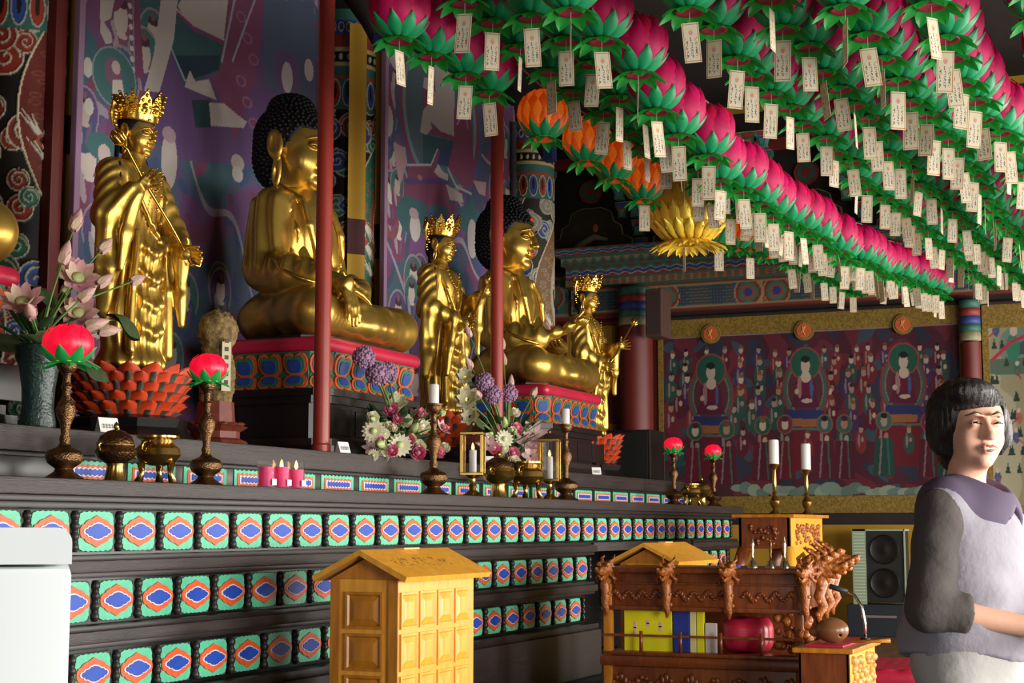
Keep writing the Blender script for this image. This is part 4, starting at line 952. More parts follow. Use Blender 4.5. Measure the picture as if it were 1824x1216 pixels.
def standing(x, y, kind, label, seat_label, me, staff):
    lotus_seat(x, y, seat_label)
    o = thing('standing_bodhisattva', label, 'statue', (x, y, 2.075), group='standing golden statues')
    link('body', me, o); add_head(o, (0, -.005, 1.44), .44, curls=False, rx=.12)
    c = link('crown', ME_crown, o, (0, .012, 1.515)); c.rotation_euler = (.10, 0, 0)
    b = MB()
    for s in (-1, 1): b.tube([(s*.10, .06, 1.40), (s*.15, .03, 1.27), (s*.215, -.045, 1.22), (s*.235, -.07, 1.1), (s*.24, -.075, 1.0)], [.018, .014, .011, .008, .004], 7)
    b.obj('hair_lock', M_hair, o, smooth=True)
    b = MB()
    for k in range(15):
        t = k/14; b.sph((.11*(2*t - 1), -.115 - .025*sin(pi*t), 1.21 - .13*sin(pi*t)), .0085, 6, 4)
    for k in range(5): b.sph((0, -.145 - .004*k, 1.06 - .022*k), .010, 6, 4)
    b.obj('necklace', M_gold2, o, smooth=True)
    p0, p1 = [Vector(q) for q in staff]; d = p0 - p1
    b = MB(); b.tube([tuple(p1), tuple(p1 + d*.35 + Vector((0, -.01, 0))), tuple(p1 + d*.7), tuple(p0 - d*.06 + Vector((0, 0, .015))), tuple(p0)], [.010, .010, .009, .009, .010], 8); st = b.obj('lotus_staff', M_gold2, o, smooth=True)
    b = MB(); ax = (p0 - (p1 + d*.7)).normalized()
    for k in range(7):
        a = 2*pi*k/7; u_ = ax.orthogonal().normalized(); v_ = ax.cross(u_); r_ = u_*cos(a) + v_*sin(a)
        b.tube([tuple(p0), tuple(p0 + ax*.035 + r_*.028), tuple(p0 + ax*.075 + r_*.034), tuple(p0 + ax*.10 + r_*.02)], [.008, .016, .013, .003], 6)
    b.obj('lotus_bud', M_gold2, st, smooth=True)
    b = MB(); b.tube([(p1 - d*.0)[:], tuple(p1 - d*.05 + Vector((.02, -.02, .02))), tuple(p1 - d*.02 + Vector((.05, -.03, .05))), tuple(p1 + d*.08 + Vector((.04, -.03, .03)))], .012, 7); b.obj('ribbon_knot', M_gold2, st, smooth=True)
    return o
S1 = (7.57, 1.17); S2 = (11.68, 1.15); S3 = (15.1, 1.15)
standing(*S1, 'a', 'nearest crowned golden standing statue holding a long lotus stem across its chest', 'orange many-petalled lotus seat under the nearest crowned standing statue', build_standing('a'), ((-.36, -.18, 1.28), (.16, -.30, .66)))
standing(*S2, 'b', 'crowned golden standing statue between the two large seated statues', 'orange lotus seat behind the white and pink flowers', build_standing('b'), ((.15, -.36, 1.12), (-.18, -.30, .68)))
standing(*S3, 'c', 'farthest crowned golden statue holding up a lotus sprig beside the yellow panel', 'orange lotus seat at the far end of the altar', build_standing('c'), ((.40, -.36, 1.20), (-.13, -.25, .69)))
# ---------------------------------------------------------------- lotus lanterns strung under the ceiling
M_pink = mat('lantern_pink', '#f2107a', 0.6, var=0.12, scale=20, trans=0.45)
M_pink2 = mat('lantern_rose', '#ec1a5e', 0.6, var=0.12, scale=20, trans=0.45)
M_lgreen = mat('lantern_leaf_green', '#179632', 0.5, var=0.2, scale=14, trans=0.4)
M_lteal = mat('lantern_sepal_green', '#17925a', 0.5, var=0.15, scale=14, trans=0.3)
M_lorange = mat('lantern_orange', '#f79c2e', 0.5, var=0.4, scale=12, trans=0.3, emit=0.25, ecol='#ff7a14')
M_lgold = mat('lantern_gold_foil', '#ffd648', 0.32, 0.25, var=0.1, scale=10)
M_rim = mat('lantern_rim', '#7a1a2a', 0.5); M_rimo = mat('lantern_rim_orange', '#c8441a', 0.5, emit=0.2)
M_wire = mat('wire', '#8a8078', 0.5)
def tag_material():
    m = bpy.data.materials.new('prayer_tag_paper'); m.use_nodes = True; nt = m.node_tree; N, L = nt.nodes, nt.links; b = N['Principled BSDF']; b.inputs['Roughness'].default_value = .7
    tc = N.new('ShaderNodeTexCoord'); sp = N.new('ShaderNodeSeparateXYZ'); L.new(tc.outputs['Object'], sp.inputs[0])
    def M(op, a, c=None):
        n = N.new('ShaderNodeMath'); n.operation = op
        for i, v in enumerate((a, c)):
            if v is None: continue
            if isinstance(v, (int, float)): n.inputs[i].default_value = v
            else: L.new(v, n.inputs[i])
        return n.outputs[0]
    def mix(fac, a, c):
        n = N.new('ShaderNodeMix'); n.data_type = 'RGBA'; L.new(fac, n.inputs[0])
        for i, v in ((6, a), (7, c)):
            if isinstance(v, tuple): n.inputs[i].default_value = (*v, 1)
            else: L.new(v, n.inputs[i])
        return n.outputs[2]
    x, z = sp.outputs[0], sp.outputs[2]; ax = M('ABSOLUTE', x); az = M('ABSOLUTE', M('ADD', z, .085))       # card spans z 0 .. -.17
    frame = M('MAXIMUM', M('MULTIPLY', M('GREATER_THAN', ax, .0285), M('LESS_THAN', ax, .0315)), M('MULTIPLY', M('GREATER_THAN', az, .0765), M('LESS_THAN', az, .0795)))
    inside = M('MULTIPLY', M('LESS_THAN', ax, .024), M('MULTIPLY', M('LESS_THAN', z, -.062), M('GREATER_THAN', z, -.15)))
    nz = N.new('ShaderNodeTexNoise'); nz.inputs['Scale'].default_value = 150; nz.inputs['Detail'].default_value = 1; L.new(tc.outputs['Object'], nz.inputs[0])
    col = M('LESS_THAN', M('ABSOLUTE', M('SUBTRACT', M('FRACT', M('MULTIPLY', M('ADD', x, .03), 52.0)), .5)), .26)
    ink = M('MULTIPLY', M('MULTIPLY', inside, col), M('GREATER_THAN', nz.outputs[0], .53))
    em = M('LESS_THAN', M('ADD', M('POWER', M('DIVIDE', x, .009), 2.0), M('POWER', M('DIVIDE', M('ADD', z, .040), .014), 2.0)), 1.0)
    base = mix(frame, lin('#d2c8b0'), lin('#b0782e')); base = mix(ink, base, lin('#6f6258')); base = mix(em, base, mix(M('GREATER_THAN', z, -.036), lin('#cf9088'), lin('#d4bd6a')))
    L.new(base, b.inputs['Base Color']); MATS['tag'] = m
    tr = N.new('ShaderNodeBsdfTranslucent'); L.new(base, tr.inputs[0]); mx = N.new('ShaderNodeMixShader'); mx.inputs[0].default_value = .25
    L.new(b.outputs[0], mx.inputs[1]); L.new(tr.outputs[0], mx.inputs[2]); L.new(mx.outputs[0], N['Material Output'].inputs[0])
    return m
M_tag = tag_material()
def ball_petal(R0, p0, p1, half, nu=4, nv=6, tipout=0.0, sharp=1.0):
    """a petal lying on a ball of radius R0 between polar angles p0 and p1 (degrees), pointing to -y"""
    def fn(u, v):
        ph = radians(p0 + (p1 - p0)*v); wd = radians(half)*max(0.0, (sin(pi*(.28 + .72*v))**1.15) if v < 1 else 0.0); th = (u - .5)*2*wd
        r = R0*(1 + tipout*v*v*v) * (1 - .04*abs(2*u - 1)**2); return (sin(th)*cos(ph)*r, -cos(th)*cos(ph)*r, sin(ph)*r)
    return lambda b: b.grid(fn, nu, nv)
def skirt_leaf(r0, r1, z0, z1, half):
    def fn(u, v):
        wd = radians(half)*(sin(pi*(.28 + .72*v))**1.1 if v < 1 else 0); th = (u - .5)*2*wd; r = r0 + (r1 - r0)*v
        return (sin(th)*r, -cos(th)*r, z0 + (z1 - z0)*v + .012*sin(pi*v) - .012*abs(2*u - 1)*v)
    return lambda b: b.grid(fn, 4, 5)
def pm(name, shape, m): b = MB(); shape(b); return b.mesh(name, m, True)
def joined(name, items, m):
    b = MB()
    for i, (shape, n, off) in enumerate(items):
        b.m = i if isinstance(m, list) else 0
        for k in range(n): b.M = Matrix.Rotation(2*pi*(k + off)/n, 4, 'Z'); shape(b)
    b.M = None; return b.mesh(name, m, True)
R_ = .143
def lay(m, n): return [(ball_petal(R_, -58, 40, 25, tipout=.05), n, 0.0), (ball_petal(R_*.97, -30, 62, 27, tipout=.05), n, .5), (ball_petal(R_*.93, 0, 88, 32, tipout=.04), n - 2, .0)]
_sep = [(ball_petal(R_*1.035, -74, -16, 22, tipout=.02), 9, .5)]
specs = {
 'pink': (lay(M_pink, 9), _sep, [(skirt_leaf(.045, .130, -.142, -.182, 27), 8, 0.0)], M_pink),
 'rose': (lay(M_pink2, 9), _sep, [(skirt_leaf(.045, .130, -.142, -.182, 27), 8, 0.0)], M_pink2),
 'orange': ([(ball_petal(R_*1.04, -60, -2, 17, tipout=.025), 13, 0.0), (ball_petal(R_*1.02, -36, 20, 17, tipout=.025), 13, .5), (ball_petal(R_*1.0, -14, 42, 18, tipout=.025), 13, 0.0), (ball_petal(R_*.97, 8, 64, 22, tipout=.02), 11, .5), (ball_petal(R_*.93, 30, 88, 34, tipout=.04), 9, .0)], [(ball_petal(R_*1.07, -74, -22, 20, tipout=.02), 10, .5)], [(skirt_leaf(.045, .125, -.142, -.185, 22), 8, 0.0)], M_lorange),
}
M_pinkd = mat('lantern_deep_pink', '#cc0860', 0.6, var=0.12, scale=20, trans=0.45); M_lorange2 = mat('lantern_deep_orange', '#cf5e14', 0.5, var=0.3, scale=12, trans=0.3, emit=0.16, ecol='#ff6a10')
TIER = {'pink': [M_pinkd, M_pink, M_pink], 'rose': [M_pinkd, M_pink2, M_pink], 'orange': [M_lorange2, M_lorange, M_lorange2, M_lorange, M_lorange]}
PARTS = {}
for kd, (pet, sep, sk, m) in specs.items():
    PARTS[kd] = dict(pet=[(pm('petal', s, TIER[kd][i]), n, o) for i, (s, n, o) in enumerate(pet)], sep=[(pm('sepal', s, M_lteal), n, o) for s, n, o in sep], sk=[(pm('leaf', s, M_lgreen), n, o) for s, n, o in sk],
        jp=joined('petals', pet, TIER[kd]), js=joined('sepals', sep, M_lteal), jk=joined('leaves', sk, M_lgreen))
rb = MB(); rb.lathe([(.050, -.135), (.062, -.146), (.057, -.155), (.046, -.148)], 20)
ME_rim = rb.mesh('bottom_rim', M_rim, True); ME_rimo = rb.mesh('bottom_rim', M_rimo, True)
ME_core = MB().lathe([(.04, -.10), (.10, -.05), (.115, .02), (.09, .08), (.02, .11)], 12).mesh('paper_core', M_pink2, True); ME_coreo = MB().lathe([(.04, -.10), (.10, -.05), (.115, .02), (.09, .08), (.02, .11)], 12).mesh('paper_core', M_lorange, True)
b = MB(); b.M = None; b.box(-.035, -.0008, -.17, .035, .0008, 0); ME_card = b.mesh('card', M_tag)
ME_str = MB().cyl((0, 0, 0), (0, 0, .055), .0018, n=5).mesh('string', M_wire)
n_tag = 0
def lantern(p, kd, label, group, detail, rz, tag_label=None, tag_rz=0.0, yellow=False):
    o = thing('lotus_lantern', label, 'lantern', p, rz, group); P = PARTS[kd]
    if detail:
        for key in ('pet', 'sep', 'sk'):
            for me, n, off in P[key]:
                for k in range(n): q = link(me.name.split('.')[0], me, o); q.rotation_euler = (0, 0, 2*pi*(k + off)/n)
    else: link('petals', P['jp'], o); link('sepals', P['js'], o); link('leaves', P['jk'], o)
    link('bottom_rim', ME_rimo if kd == 'orange' else ME_rim, o); link('paper_core', ME_coreo if kd == 'orange' else ME_core, o)
    if tag_label:
        t = thing('prayer_tag', tag_label, 'tag', (p[0], p[1], p[2] - .195), tag_rz, 'paper prayer tags hanging from the lanterns')
        c = link('card', ME_card, t); c.rotation_euler = (R.uniform(-.08, .08), R.uniform(-.12, .12), 0); c.scale = (1, 1, R.uniform(.92, 1.08)); link('string', ME_str, t)
def in_view(p, m=90):
    d = np.array(p) - CAM; z = d @ FWD
    if z < 1: return False
    return -m < 912 + FPX*(d @ RGT)/z < 1824 + m and -m < 608 - FPX*(d @ UPV)/z < 1216
def lerp(tab, x): return float(np.interp(x, [a for a, _ in tab], [b for _, b in tab]))
zA = [(5, 3.52), (6.9, 3.53), (7.87, 3.456), (9.57, 3.453), (10.46, 3.41), (11.5, 3.46), (13.1, 3.6), (14.3, 3.67), (17, 3.78)]
zB = [(5, 3.55), (6.5, 3.41), (7.2, 3.27), (7.7, 3.24), (8.3, 3.18), (9.6, 3.21), (11.2, 3.26), (13.6, 3.43), (15.5, 3.59), (17, 3.7)]
zC = [(5, 3.44), (8.6, 3.49), (10.1, 3.51), (11.6, 3.56), (14.4, 3.67), (17, 3.76)]
zD = [(5, 3.3), (7.4, 3.29), (8.7, 3.36), (10.1, 3.35), (13, 3.45), (17, 3.66)]
ROWS = [(-1.36, zA, None), (-1.70, [(a, b + .10) for a, b in zA], 'rose'), (-2.01, [(a, .6*b + .4*lerp(zB, a) + .06) for a, b in zA], 'pink'), (-2.30, zB, 'pink'),
        (-2.74, [(a, b - .02) for a, b in zC], 'rose'), (-3.05, zC, 'pink'), (-3.42, [(a, b + .04) for a, b in zD], 'rose'), (-3.72, zD, 'pink'), (-4.12, [(a, b + .05) for a, b in zD], 'rose'), (-4.42, [(a, b + .1) for a, b in zD], 'pink')]
RNAME = ['first', 'second', 'third', 'fourth', 'fifth', 'sixth', 'seventh', 'eighth', 'ninth', 'tenth']
for ri, (y, zt, kd) in enumerate(ROWS):
    if kd is None:
        seq = [(6.17 + .32*i, 'pink') for i in range(4)] + [(x, 'orange') for x in (7.87, 8.45, 8.99, 9.57)] + [(10.46, 'gold')] + [(x, 'orange') for x in (11.30, 11.75, 12.2, 12.65, 13.1)] + [(13.5 + .34*i, 'pink') for i in range(9)]
    else: seq = [(5.2 + .365*i + .11*(ri % 3), kd) for i in range(31)]
    cnt = {}; pts = []
    for x, k in seq:
        z = lerp(zt, x) + R.uniform(-.025, .025); p = (x + R.uniform(-.02, .02), y + R.uniform(-.03, .03), z); pts.append((p[0], p[1], z + .145))
        if not in_view(p): continue
        if k == 'gold': GOLD = p; continue
        i = cnt.get(k, 0); cnt[k] = i + 1; kk = k
        if k in ('pink', 'rose') and R.random() < .25: kk = 'rose' if k == 'pink' else 'pink'
        if k == 'orange': lab = f'orange lotus lantern with green sepals, {nth(i)} orange one from the near end'; grp = 'orange lotus lanterns'
        else: lab = f'{"pink" if k == "pink" else "rose pink"} lotus lantern with green leaves, {nth(i)} in the {RNAME[ri]} row from the altar'; grp = 'pink lotus lanterns strung in rows'
        tl = None
        if k != 'orange': tl = f'pale paper prayer tag under the {nth(i)} lantern of the {RNAME[ri]} row from the altar'
        lantern(p, kk, lab, grp, depth(p) < (9.3 if k != 'orange' else 99), R.uniform(0, 6), tl, R.choice([R.uniform(-.5, .5), R.uniform(-1.9, -.6), -1.2, -1.0, R.uniform(-1.6, 1.2)]))
    w_ = MB(); w_.tube(pts, .005, 5); tag(w_.obj('lantern_wire', M_wire), f'thin wire carrying the {RNAME[ri]} row of lanterns from the altar', 'wire', 'lantern wires')
# the large golden lotus
o = thing('golden_lotus_lantern', 'large golden foil lotus lantern with many pointed petals amid the orange ones', 'lantern', GOLD); o.scale = (1.12,)*3
MB().sph((0, 0, .0), (.225, .225, .215), 24, 14).obj('core', M_lgold, o, smooth=True)
for t in range(10):
    p0 = -62 + 13*t; n = (16, 18, 20, 21, 22, 22, 21, 19, 16, 12)[t]
    me = pm('petal', ball_petal(.235 + .010*(t % 2), p0, p0 + 29, (9.5, 9.5, 9.5, 9.5, 9.5, 9.8, 10.5, 12, 15, 20)[t], 4, 4, tipout=.07), M_lgold)
    for k in range(n): q = link('petal', me, o); q.rotation_euler = (0, 0, 2*pi*(k + .5*(t % 2))/n)
for t in range(2):
    me = pm('skirt_petal', skirt_leaf(.08, .245 - .05*t, -.19 - .03*t, -.25 - .0*t, 11), M_lgold)
    for k in range(18): q = link('skirt_petal', me, o); q.rotation_euler = (0, 0, 2*pi*(k + .5*t)/18)
MB().lathe([(.075, -.165), (.09, -.19), (.08, -.2), (.06, -.185)], 20).obj('bottom_rim', M_rimo, o, smooth=True)
for p, rz, lb_ in (((GOLD[0] - .1, GOLD[1], GOLD[2] - .285), -2.6, 'edge-on white prayer tag below the golden lotus'), ((9.57, -1.36, lerp(zA, 9.57) - .20), -1.15, 'bright white prayer tag under the fourth orange lantern'), ((11.30, -1.36, lerp(zA, 11.3) - .20), -1.1, 'white prayer tag just beyond the golden lotus'), ((12.2, -1.36, lerp(zA, 12.2) - .20), -.9, 'white prayer tag under the smaller far orange lanterns')):
    t = thing('prayer_tag', lb_, 'tag', p, rz, 'paper prayer tags hanging from the lanterns'); link('card', ME_card, t); link('string', ME_str, t)
# ---------------------------------------------------------------- things standing on the altar
SH, PL = 1.385, 1.645
def on(px, py, Y, z): p = at(px, py, Y=Y); return (p[0], Y, z)
M_lamp = mat('lit_red_lotus', '#e01838', 0.4, emit=.62, ecol='#ff0c34'); M_lamp_g = mat('lamp_green', '#1d8a3e', 0.5, emit=.12, ecol='#22a04a'); M_lamp_y = mat('lamp_yellow', '#c8c83a', .5, emit=.25, ecol='#c8d030')
M_wax = mat('white_wax', '#e9e7e2', 0.45, trans=.15); M_flame = mat('flame', '#ffd060', 0.5, emit=14, ecol='#ffb040'); M_pwax = mat('pink_wax', '#fa5a98', 0.45, trans=.45)
def glass_mat():
    m = bpy.data.materials.new('clear_glass'); m.use_nodes = True; b = m.node_tree.nodes['Principled BSDF']
    b.inputs['Base Color'].default_value = (.95, .97, .97, 1); b.inputs['Roughness'].default_value = .03; b.inputs['Transmission Weight'].default_value = 1.0; b.inputs['IOR'].default_value = 1.12; b.inputs['Alpha'].default_value = .45
    return m
M_glass = glass_mat()
STEM = [(.085, 0), (.09, .012), (.07, .03), (.045, .055), (.04, .075), (.075, .11), (.088, .15), (.075, .19), (.035, .215), (.022, .24), (.026, .27), (.018, .30), (.024, .36), (.042, .42), (.046, .46), (.036, .50), (.020, .54), (.016, .58), (.026, .61), (.018, .63), (.017, .68), (.028, .70), (.045, .73), (.05, .755), (.046, .765)]
def stem_prof(H): return [(r, z*H/.765) for r, z in STEM]
lp = MB(); ball_petal(.1, -72, 58, 30, 4, 6)(lp); ME_lamp_p = lp.mesh('petal', M_lamp, True)
lp = MB(); ball_petal(.093, -40, 84, 32, 4, 6)(lp); ME_lamp_q = lp.mesh('petal', M_lamp, True)
lp = MB(); ball_petal(.105, -74, -8, 24, 4, 4, tipout=.1)(lp); ME_lamp_s = lp.mesh('sepal', M_lamp_g, True)
lp = MB(); skirt_leaf(.03, .115, -.095, -.105, 22)(lp); ME_lamp_k = lp.mesh('leaf', M_lamp_g, True)
def lotus_lamp(px, py, Y, H, s, label):
    o = thing('lotus_candlestick', label, 'lamp', on(px, py, Y, SH), group='candlesticks with lit red lotus lamps')
    MB().lathe(stem_prof(H), 20).obj('stem', M_bronze, o, smooth=50)
    l = link('lotus_shade', None, o, (0, 0, H + .075*s)); l.scale = (s, s, s*.85)
    for k in range(8):
        for me, nm, off in ((ME_lamp_p, 'petal', 0), (ME_lamp_q, 'petal', .5), (ME_lamp_s, 'sepal', .5), (ME_lamp_k, 'leaf', 0)):
            q = link(nm, me, l); q.rotation_euler = (0, 0, 2*pi*(k + off)/8)
    MB().lathe([(.03, -.09), (.06, -.085), (.05, -.07), (.02, -.06)], 14).obj('holder', M_lamp_y, l, smooth=True)
    pl = bpy.data.lights.new('lotus_bulb', 'POINT'); pl.energy = 2.2; pl.color = (1, .12, .2); pl.shadow_soft_size = .08; q = bpy.data.objects.new('lotus_bulb', pl); COL.objects.link(q); q.parent = o; q.location = (0, 0, H + .075*s)
def z_at(px, py, Y): return at(px, py, Y=Y)[2]
for px, top, Y, s, lb_ in ((113, 645, .12, 1.18, 'lit red lotus lamp on a tall bronze candlestick, beside the lotus vase'), (366, 680, .16, 1.0, 'lit red lotus lamp on a bronze candlestick before the pitted stone'), (1200, 805, .12, .95, 'lit red lotus lamp near the far altar end, taller of that pair'), (1271, 815, .12, .92, 'lit red lotus lamp at the very end of the altar')):
    lotus_lamp(px, 860, Y, z_at(px, top, Y) - SH, s, lb_)
def candlestick(px, Y, ztop, zcand, r, label):
    o = thing('candlestick', label, 'candlestick', on(px, 870, Y, SH), group='bronze candlesticks with white candles')
    H = ztop - SH; MB().lathe([(a*1.15, b) for a, b in stem_prof(H)], 20).obj('stem', M_bronze, o, smooth=50)
    MB().lathe([(.02, H - .01), (.06, H), (.062, H + .012), (.02, H + .012)], 16).obj('drip_pan', M_bronze, o, smooth=40)
    MB().lathe([(r, H + .012), (r, zcand - SH - .006), (r*.85, zcand - SH), (.004, zcand - SH - .004)], 18).obj('candle', M_wax, o, smooth=40)
    MB().cyl((0, 0, zcand - SH - .005), (0, 0, zcand - SH + .014), .003, n=6).obj('wick', M_black, o)
candlestick(772, .16, z_at(772, 722, .16), z_at(772, 684, .16), .034, 'tall bronze candlestick with white candle before the white flower bunch')
candlestick(1008, .16, z_at(1008, 758, .16), z_at(1008, 728, .16), .034, 'bronze candlestick with white candle before the far crimson cushion')
# incense burners
def tripod_censer(px, Y, s, label, lid):
    o = thing('incense_burner', label, 'incense burner', on(px, 870, Y, SH), group='brass incense burners')
    if lid:
        MB().lathe([(.055*s, 0), (.05*s, .02*s), (.04*s, .07*s), (.045*s, .09*s)], 16).obj('foot', M_brass, o, smooth=40)
        MB().lathe([(.04*s, .085*s), (.085*s, .11*s), (.10*s, .14*s), (.085*s, .165*s), (.09*s, .17*s), (.088*s, .18*s)], 20).obj('bowl', M_bronze if s < 1.05 else M_brass, o, smooth=40)
        l = MB().lathe([(.086*s, .18*s), (.075*s, .215*s), (.04*s, .24*s), (.012*s, .248*s)], 20).obj('lid', M_bronze, o, smooth=40)
        MB().lathe([(.006*s, .245*s), (.014*s, .26*s), (.01*s, .275*s), (.001, .285*s)], 10).obj('knob', M_brass, l, smooth=True)
        for q in (-1, 1): MB().tube([(q*.09*s, 0, .14*s), (q*.125*s, 0, .15*s), (q*.13*s, 0, .175*s), (q*.10*s, 0, .185*s)], .010*s, 7).obj('handle', M_brass, o, smooth=True)
    else:
        for k in range(3):
            a = 2*pi*k/3 + .5; MB().tube([(cos(a)*.095*s, sin(a)*.095*s, 0), (cos(a)*.075*s, sin(a)*.075*s, .05*s), (cos(a)*.08*s, sin(a)*.08*s, .10*s)], [.022*s, .013*s, .02*s], 8).obj('leg', M_brass, o, smooth=True)
        MB().lathe([(.03*s, .085*s), (.085*s, .10*s), (.11*s, .135*s), (.105*s, .165*s), (.075*s, .19*s), (.078*s, .205*s), (.10*s, .215*s), (.10*s, .225*s), (.075*s, .222*s)], 22).obj('bowl', M_brass, o, smooth=40)
        for q in (-1, 1): MB().tube([(q*.085*s, 0, .195*s), (q*.115*s, 0, .19*s), (q*.125*s, 0, .16*s), (q*.105*s, 0, .15*s)], .008*s, 7).obj('handle', M_brass, o, smooth=True)
tripod_censer(204, .10, 1.0, 'lidded bronze incense burner between the first two lotus candlesticks', True)
tripod_censer(279, .12, 1.05, 'open brass tripod censer beside the lidded incense burner', False)
tripod_censer(888, .20, 1.25, 'stout lidded brass incense vessel between the two glass lanterns', True)
tripod_censer(938, .20, 1.3, 'wide open brass tripod censer right between the two glass lanterns', False)
tripod_censer(1231, .16, 1.0, 'small open brass censer between the two far lotus lamps', False)
tripod_censer(1250, .22, 1.1, 'small lidded brass vessel between the two far lotus lamps', True)
# glass lanterns with a candle
def glass_lantern(px, Y, ztop, label):
    o = thing('glass_lantern', label, 'lantern', on(px, 880, Y, SH), R.uniform(.2, .5), 'brass lanterns with a burning candle')
    MB().lathe([(.075, 0), (.08, .01), (.05, .03), (.022, .05), (.03, .08), (.018, .10), (.022, .13), (.06, .15)], 16).obj('foot', M_brass, o, smooth=40)
    H = ztop - SH; a = .072; z0, z1 = .15, H - .075
    MB().box(-a - .012, -a - .012, z0, a + .012, a + .012, z0 + .022, .004).obj('base_plate', M_brass, o); MB().box(-a - .012, -a - .012, z1, a + .012, a + .012, z1 + .02, .004).obj('top_plate', M_brass, o)
    MB().lathe([(a*1.5, z1 + .02), (a*1.1, z1 + .035), (.03, z1 + .065), (.012, z1 + .07), (.016, z1 + .085), (.002, z1 + .1)], 4).obj('roof', M_bronze, o)
    for sx in (-1, 1):
        for sy in (-1, 1): MB().box(sx*a - .011, sy*a - .011, z0 + .02, sx*a + .011, sy*a + .011, z1, .003).obj('corner_post', M_brass, o)
    for k in range(4):
        q = MB().box(-a + .01, -a - .001, z0 + .024, a - .01, -a + .001, z1 - .002).obj('pane', M_glass, o); q.rotation_euler = (0, 0, k*pi/2)
    hc = (z1 - z0)*.62; MB().lathe([(.027, z0 + .022), (.027, z0 + hc), (.02, z0 + hc + .006), (.002, z0 + hc)], 16).obj('candle', M_wax, o, smooth=40)
    MB().lathe([(.002, z0 + hc), (.011, z0 + hc + .018), (.008, z0 + hc + .035), (.001, z0 + hc + .055)], 10).obj('flame', M_flame, o, smooth=True)
glass_lantern(842, .14, z_at(842, 756, .14), 'brass framed glass lantern with burning candle, nearer of the two')
glass_lantern(979, .20, z_at(979, 770, .2), 'brass framed glass lantern with burning candle, beside the far candlestick')
# pink candles in glasses
for i, (px, lit) in enumerate(((474, 0), (501, 1), (527, 1))):
    o = thing('candle_glass', ('pink candle in a glass, nearest of three on the altar edge', 'pink candle in a glass with bright flame, middle of three', 'pink candle in a glass with low flame, last of three')[i], 'candle', on(px, 868, .0, SH), group='pink candles in glasses')
    MB().lathe([(.046, 0), (.048, .004), (.048, .145), (.045, .145), (.045, .006), (.0, .006)], 20).obj('glass', M_glass, o, smooth=40)
    MB().lathe([(.042, .007), (.042, (.11, .115, .105)[i]), (.02, (.105, .11, .10)[i]), (.002, .10)], 20).obj('wax', M_pwax, o, smooth=40)
    MB().box(-.02, -.0505, .012, .024, -.0485, .045).obj('label_sticker', M_white, o)
    if lit: MB().lathe([(.002, .105), (.010, .12), (.007, .138), (.001, .155)], 10).obj('flame', M_flame, o, smooth=True)
# name cards
M_ink = mat('card_ink', '#8a8a88', .8)
for px, py, Y, w_, h_, lb_ in ((192, 755, .42, .115, .075, 'small white folded name card before the nearest orange lotus seat'), (611, 795, .42, .09, .07, 'small white folded name card beside the first red pole'), (870, 826, .42, .085, .07, 'small white name card behind the nearer glass lantern'), (1062, 838, .42, .085, .065, 'small white name card near the far orange lotus seat')):
    o = thing('name_card', lb_, 'card', on(px, py, Y, PL), -.3 if px < 700 else -.9, 'white name cards on the altar edge')
    MB().prism([(-.025, 0), (-.022, 0), (.003, h_), (.028, 0), (.025, 0), (.0, h_ - .004)], -w_/2, w_/2, 'x').obj('folded_card', M_white, o)
    b = MB()
    for k in range(5): b.M = Matrix.Translation((-w_*.3 + w_*.15*k, -.0185, h_*.42)) @ Matrix.Rotation(-.31, 4, 'X'); b.box(-w_*.045, -.0012, -.008, w_*.045, .001, -.005); b.box(-w_*.045, -.0012, .004, w_*.045, .001, .007); b.box(-.0015, -.0012, -.012, .0015, .001, .012)
    b.obj('lettering', M_ink, o)
# pitted stone on a carved stand
o = thing('scholar_stone', 'pitted tan stone with pale paper strip standing on a red carved base', 'stone', on(385, 700, .85, PL))
zt = z_at(385, 555, .85) - PL; zb_s = z_at(385, 722, .85) - PL
f = Field((-.19, -.16, -.02), (.19, .16, zt - zb_s + .04), .012); HS = zt - zb_s
f.cap((.0, 0, .05), (.0, 0, HS*.6), .10, .085, 0); f.ell((.005, 0, HS - .11), (.135, .115, .12), .04); f.ell((.02, 0, HS*.35), (.105, .10, .14), .04)
f.disp(lambda X, Y, Z: .010*np.sin(X*75 + 2*np.sin(Z*40))*np.sin(Y*70 + 2)*np.sin(Z*65 + 2*np.sin(X*33)) + .006*np.sin(X*150 + Z*60)*np.sin(Z*140))
link('stone', f.mesh('stone', mat('tan_stone', '#8a7142', .8, col2='#4a3a1e', scale=30, bump=.5, bscale=60)), o, (0, 0, zb_s))
MB().box(-.03, -.125, zb_s + .08, .03, -.118, zb_s + HS*.66).obj('paper_strip', mat('strip_paper', '#b8ad8e', .7), o).rotation_euler = (0, 0, -.5)
b = MB()
for k in range(6): b.box(-.012, -.128, zb_s + .12 + .05*k, .012, -.126, zb_s + .145 + .05*k)
b.obj('strip_writing', mat('brush_ink', '#4a4438', .8), o).rotation_euler = (0, 0, -.5)
MB().lathe([(.19, 0), (.21, .02), (.19, .045), (.15, .06), (.15, .10), (.20, .13), (.12, .15), (.11, max(.16, zb_s + .02))], 8).obj('carved_base', mat('red_carved', '#6a2c1c', .55, var=.2, scale=20), o)
for k in range(14):
    a = 2*pi*k/14; q = link('base_petal', ME_lpet.copy() if k == 0 else q_me, o, (cos(a)*.13, sin(a)*.13, .10)); q_me = q.data; q.rotation_euler = (.6, 0, a + pi/2); q.scale = (.5,)*3
    if k == 0: q_me.materials.clear(); q_me.materials.append(MATS['red_carved']); q_me.materials.append(MATS['red_carved'])
